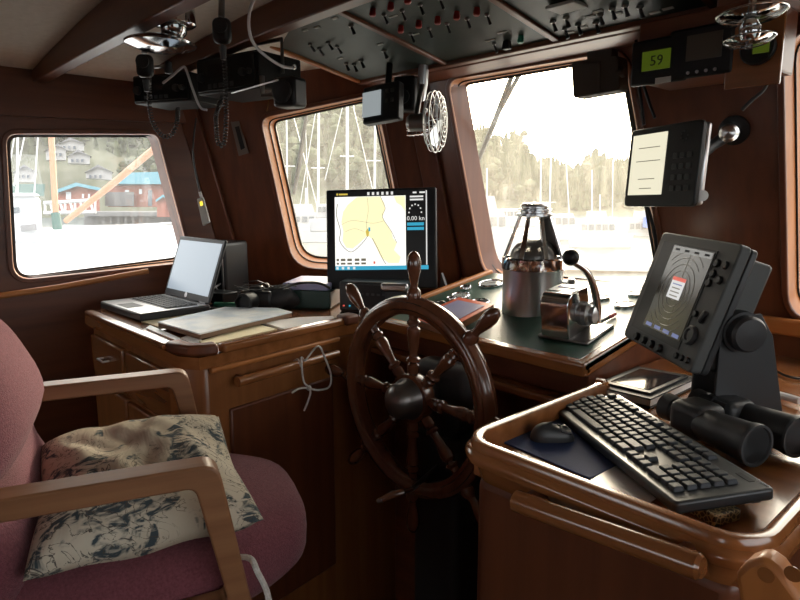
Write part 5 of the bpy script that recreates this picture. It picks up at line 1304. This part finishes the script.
solo(slab([(30, 229), (195, 224), (195, 232), (30, 236)], 38, 3), 'floating_dock', 'pile', 'grey floating dock below the pier seen through the left window', 'dock')
for i, (px, lab) in enumerate([([(46, 160), (46, 150), (58, 145), (66, 150), (66, 160)], 'white house farthest left on the hillside'), ([(60, 150), (60, 143), (70, 139), (84, 143), (84, 151)], 'white house highest on the hillside'), ([(68, 163), (68, 156), (78, 151), (90, 156), (90, 164)], 'white house lowest on the hillside'), ([(14, 182), (14, 172), (24, 166), (36, 172), (36, 182)], 'grey roofed house left of the tan mast'), ([(86, 178), (86, 172), (98, 166), (112, 172), (112, 180)], 'grey roofed house behind the red buildings')]):
    h = thing('hillside_house', lab, 'house', depthscale(px[0][0], px[0][1], 105+i), group='houses on the hillside')
    D_ = [86, 93, 81, 78, 78][i]
    slab(px, D_, 4).build('wall', 'house_white', h)
    (a, b_, c_, d_, e_) = px
    slab([(b_[0]-1.5, b_[1]+.5), (c_[0], c_[1]-1.5), (d_[0]+1.5, d_[1]+.5), (c_[0], c_[1]+.8)], D_-.5, 5).build('roof', 'roof_grey', h)
    for k in range(3): slab([(b_[0]+3+5*k, b_[1]+3), (b_[0]+5.5+5*k, b_[1]+3), (b_[0]+5.5+5*k, b_[1]+6), (b_[0]+3+5*k, b_[1]+6)], D_-.2, .1).build('window', 'boat_glass', h)
# neighbouring white boat right alongside (fills the lower part of the left window)
nb = thing('white_workboat', 'white boat moored alongside with a cabin seen in the left window', 'boat', (-6, 2, WZ))
MB().prism([(-2.75, -6, -.52), (-2.75, 1.15, -.47), (-4.6, 2.35, -.42), (-7.4, 3.75, -.40), (-8.6, 3.2, -.40), (-8.9, -6, -.45)], (0, 0, -2.6)).build('hull', 'hull_white', nb)
cx0 = depthscale(6, 195, 7.0); cx1 = depthscale(41, 195, 7.0)
slab([(-60, 196), (41, 196), (43, 245), (-60, 250)], 5.6, .9).build('cabin', 'hull_white', nb, bevel=.05)
slab([(8, 208), (19, 207), (19, 213), (8, 214)], 5.58, .05).build('window', 'boat_glass', nb)
slab([(20, 226), (36, 224), (37, 230), (21, 232)], 5.5, .2).build('locker', 'roof_grey', nb)
slab([(-60, 193), (36, 193), (41, 196), (-60, 197)], 5.5, 1.0).build('cabin_top', 'hull_white', nb, bevel=.03)
slab([(8, 184), (45, 184), (44, 196), (8, 197)], 9.5, 1.0).build('green_cover', 'tarp_green', nb)
MB().tube([depthscale(62, 229, 9.5), depthscale(64, 226, 9.5), depthscale(110, 227, 9.5), depthscale(160, 224, 9.5), depthscale(190, 222, 9.0)], .02, 6).build('guard_rail', 'mast_white', nb)
ms = thing('tan_mast', 'tan wooden mast standing upright on the boat beyond the left window', 'mast', depthscale(56, 232, 7.5))
MB().tube([depthscale(50.5, 100, 7.5), depthscale(51.5, 140, 7.5), depthscale(56, 218, 7.5)], .035, 12).build('pole', 'spar_tan', ms)
MB().tube([depthscale(55.5, 213, 7.48), depthscale(58, 232, 7.48), depthscale(58, 231, 7.48)], [.05, .055, .06], 12).build('foot', 'tarp_green', ms)
solo(MB().tube([depthscale(66, 221, 6.8), depthscale(110, 186, 6.5), depthscale(172, 134, 6.0)], [.03, .034, .034], 12), 'diagonal_spar', 'spar_tan', 'tan wooden spar rising diagonally to the right outside the left window', 'spar')
for i, (a, b, lab) in enumerate([((19, 112), (6, 185), 'leftmost thin white stay outside the left window'), ((18, 115), (17, 198), 'upright white stay left of the tan mast'), ((39, 120), (34, 198), 'slanted white stay nearest the tan mast'), ((28, 120), (14, 186), 'slanted white stay crossing between two others')]):
    solo(MB().tube([depthscale(*a, 9), depthscale(*b, 9)], .011 if i != 1 else .018, 6), 'rigging_stay', 'mast_white', lab, 'stay', 'rigging outside the left window')
# moored boats seen in the middle window and the big front window
def yacht(cx, wy, d, w, hgt, label, blue=False, group='white boats moored in the marina', flyb=True):
    s = d/F
    b = thing('moored_boat', label, 'boat', depthscale(cx, wy, d), group=group)
    slab([(cx-w*.5, wy), (cx-w*.53, wy-hgt*.30), (cx+w*.56, wy-hgt*.36), (cx+w*.48, wy)], d, w*s*.32).build('hull', 'boat_white', b, bevel=.05)
    slab([(cx-w*.36, wy-hgt*.32), (cx-w*.33, wy-hgt*.66), (cx+w*.22, wy-hgt*.68), (cx+w*.34, wy-hgt*.34)], d+.4, w*s*.22).build('cabin', 'boat_white', b, bevel=.05)
    for k in range(5):
        x = cx-w*.30+k*w*.115; slab([(x, wy-hgt*.60), (x+w*.085, wy-hgt*.60), (x+w*.085, wy-hgt*.48), (x, wy-hgt*.47)], d+.36, .05).build('window', 'boat_glass', b)
    if flyb: slab([(cx-w*.25, wy-hgt*.68), (cx-w*.22, wy-hgt*.88), (cx+w*.10, wy-hgt*.88), (cx+w*.14, wy-hgt*.68)], d+.8, w*s*.14).build('upper_deck', 'boat_white', b)
    if flyb: MB().tube([depthscale(cx, wy-hgt*.88, d+1), depthscale(cx, wy-hgt*1.25, d+1)], .04, 6).build('aerial', 'mast_white', b)
    if blue: slab([(cx-w*.05, wy-hgt*.52), (cx-w*.03, wy-hgt*.75), (cx+w*.5, wy-hgt*.72), (cx+w*.52, wy-hgt*.42)], d-.4, 1.2).build('cover', 'cover_blue', b)
    return b
yacht(306, 243, 26, 62, 44, 'white trawler with a row of windows left of the blue cover in the middle window')
yacht(330, 232, 22, 40, 42, 'white boat with bright blue cover beside the chart monitor', True, flyb=False)
yacht(275, 238, 40, 40, 34, 'small white boat at the left edge of the middle window', flyb=False)
yacht(487, 262, 30, 75, 75, 'large white cruiser left of the compass hood in the front window')
yacht(560, 248, 42, 60, 50, 'white sailboat hull directly beyond the compass in the front window', flyb=False)
yacht(600, 252, 36, 60, 46, 'white boat right of the throttle knob in the front window')
yacht(645, 250, 46, 50, 44, 'white boat partly behind the radar display', True)
yacht(820, 262, 30, 90, 60, 'white boat beyond the right hand front window')
yacht(505, 232, 60, 60, 34, 'distant white boat above the cruiser in the front window', flyb=False)
solo(slab([(470, 262), (700, 268), (720, 273), (470, 268)], 24, 2), 'floating_dock', 'house_white', 'pale floating dock in front of the marina boats', 'dock')
mh = [('mast at the left edge of the middle window', 288, 245, 70, 30, .055, 286), ('mast behind the upright wiper in the middle window', 318, 240, 80, 30, .085, 319), ('tall mast above the chart monitor', 347, 235, 60, 28, .095, 347.5), ('mast at the right edge of the middle window', 374, 235, 70, 30, .08, 376), ('mast above the compass in the front window', 540, 240, 158, 40, .07, 541), ('thick pale mast in the centre of the front window', 497+52, 245, 150, 44, .08, 551), ('slanting mast right of the centre of the front window', 571, 245, 160, 44, .06, 566), ('mast above the throttle knob', 592, 245, 170, 46, .06, 592), ('mast left of the upper display', 612, 245, 160, 46, .05, 613)]
for lab, x, yb_, yt, d, r_, xt in mh:
    m = thing('sailboat_mast', 'white '+lab, 'mast', depthscale(x, yb_, d), group='masts in the marina')
    MB().tube([depthscale(x, yb_, d), depthscale(xt, yt, d)], r_*.72, 8).build('pole', 'mast_white', m)
    if x < 400 or x == 549:
        ym = yb_-(yb_-yt)*.45; MB().tube([depthscale(x-7, ym, d), depthscale(x+7, ym, d)], .03, 6).build('spreader', 'mast_white', m)
for i, (a, b, lab) in enumerate([((294, 118), (322, 225), 'white stay slanting right behind the upright wiper'), ((316, 110), (300, 205), 'white stay slanting left in the middle window'), ((343, 105), (325, 180), 'thin stay left of the tall mast'), ((353, 105), (375, 200), 'thin stay right of the tall mast'), ((305, 105), (309, 235), 'faint stay near the wiper tip')]):
    solo(MB().tube([depthscale(*a, 26+i*.8), depthscale(*b, 26+i*.8)], .018, 5), 'rigging_stay', 'mast_white', lab, 'stay', 'rigging in the middle window')
# own foredeck outside the front windows
fdk = [(-2.45, 1.0), (-1.7, 1.95), (1.1, 1.95), (1.35, 3.5), (.6, 6.0), (-.35, 7.6), (-1.3, 6.6), (-2.4, 4.2)]
struct(MB().prism([(x, y, -.62) for x, y in fdk], (0, 0, -.1)).build('foredeck', 'hull_white'))

# ------------------------------------------------------------------ world, sun, camera
w = bpy.data.worlds.new('world'); SC.world = w; w.use_nodes = True
N, L = w.node_tree.nodes, w.node_tree.links
bg_ = N['Background']
sd = ray(560, 20).normalized()
geo = N.new('ShaderNodeTexCoord')
dt = N.new('ShaderNodeVectorMath'); dt.operation = 'DOT_PRODUCT'; L.new(geo.outputs['Generated'], dt.inputs[0]); dt.inputs[1].default_value = sd
cr = N.new('ShaderNodeValToRGB'); e = cr.color_ramp.elements
e[0].position = .0; e[0].color = (.92, .92, .93, 1); e[1].position = 1.0; e[1].color = (6.5, 5.2, 3.6, 1)
x_ = e.new(.70); x_.color = (1.0, .96, .90, 1); x_ = e.new(.90); x_.color = (1.7, 1.6, 1.4, 1); x_ = e.new(.97); x_.color = (3.4, 2.9, 2.2, 1)
L.new(dt.outputs['Value'], cr.inputs[0]); L.new(cr.outputs[0], bg_.inputs[0]); bg_.inputs[1].default_value = 2.4
sun = bpy.data.lights.new('sun', 'SUN'); sun.energy = 2.6; sun.angle = R(9); sun.color = (1, .87, .68)
so = bpy.data.objects.new('sun', sun); C.objects.link(so); so.location = (0, 5, 8)
so.rotation_euler = sd.to_track_quat('Z', 'Y').to_euler()

cam = bpy.data.cameras.new('camera'); co = bpy.data.objects.new('camera', cam); C.objects.link(co)
cam.sensor_width = 36; cam.lens = F*36/800; cam.clip_start = .02; cam.clip_end = 1000
co.matrix_world = Matrix(((RT.x, UP.x, -FW.x, 0), (RT.y, UP.y, -FW.y, 0), (RT.z, UP.z, -FW.z, CZ), (0, 0, 0, 1)))
SC.camera = co
SC.view_settings.view_transform = 'Standard'; SC.view_settings.look = 'None'; SC.view_settings.gamma = 1; SC.view_settings.use_curve_mapping = False
SC.view_settings.exposure = 0.75
SC.cycles.use_denoising = True
SC.cycles.max_bounces = 10; SC.cycles.diffuse_bounces = 5; SC.cycles.transparent_max_bounces = 16
SC.cycles.sample_clamp_indirect = 6.0
SC.cycles.caustics_reflective = False; SC.cycles.caustics_refractive = False
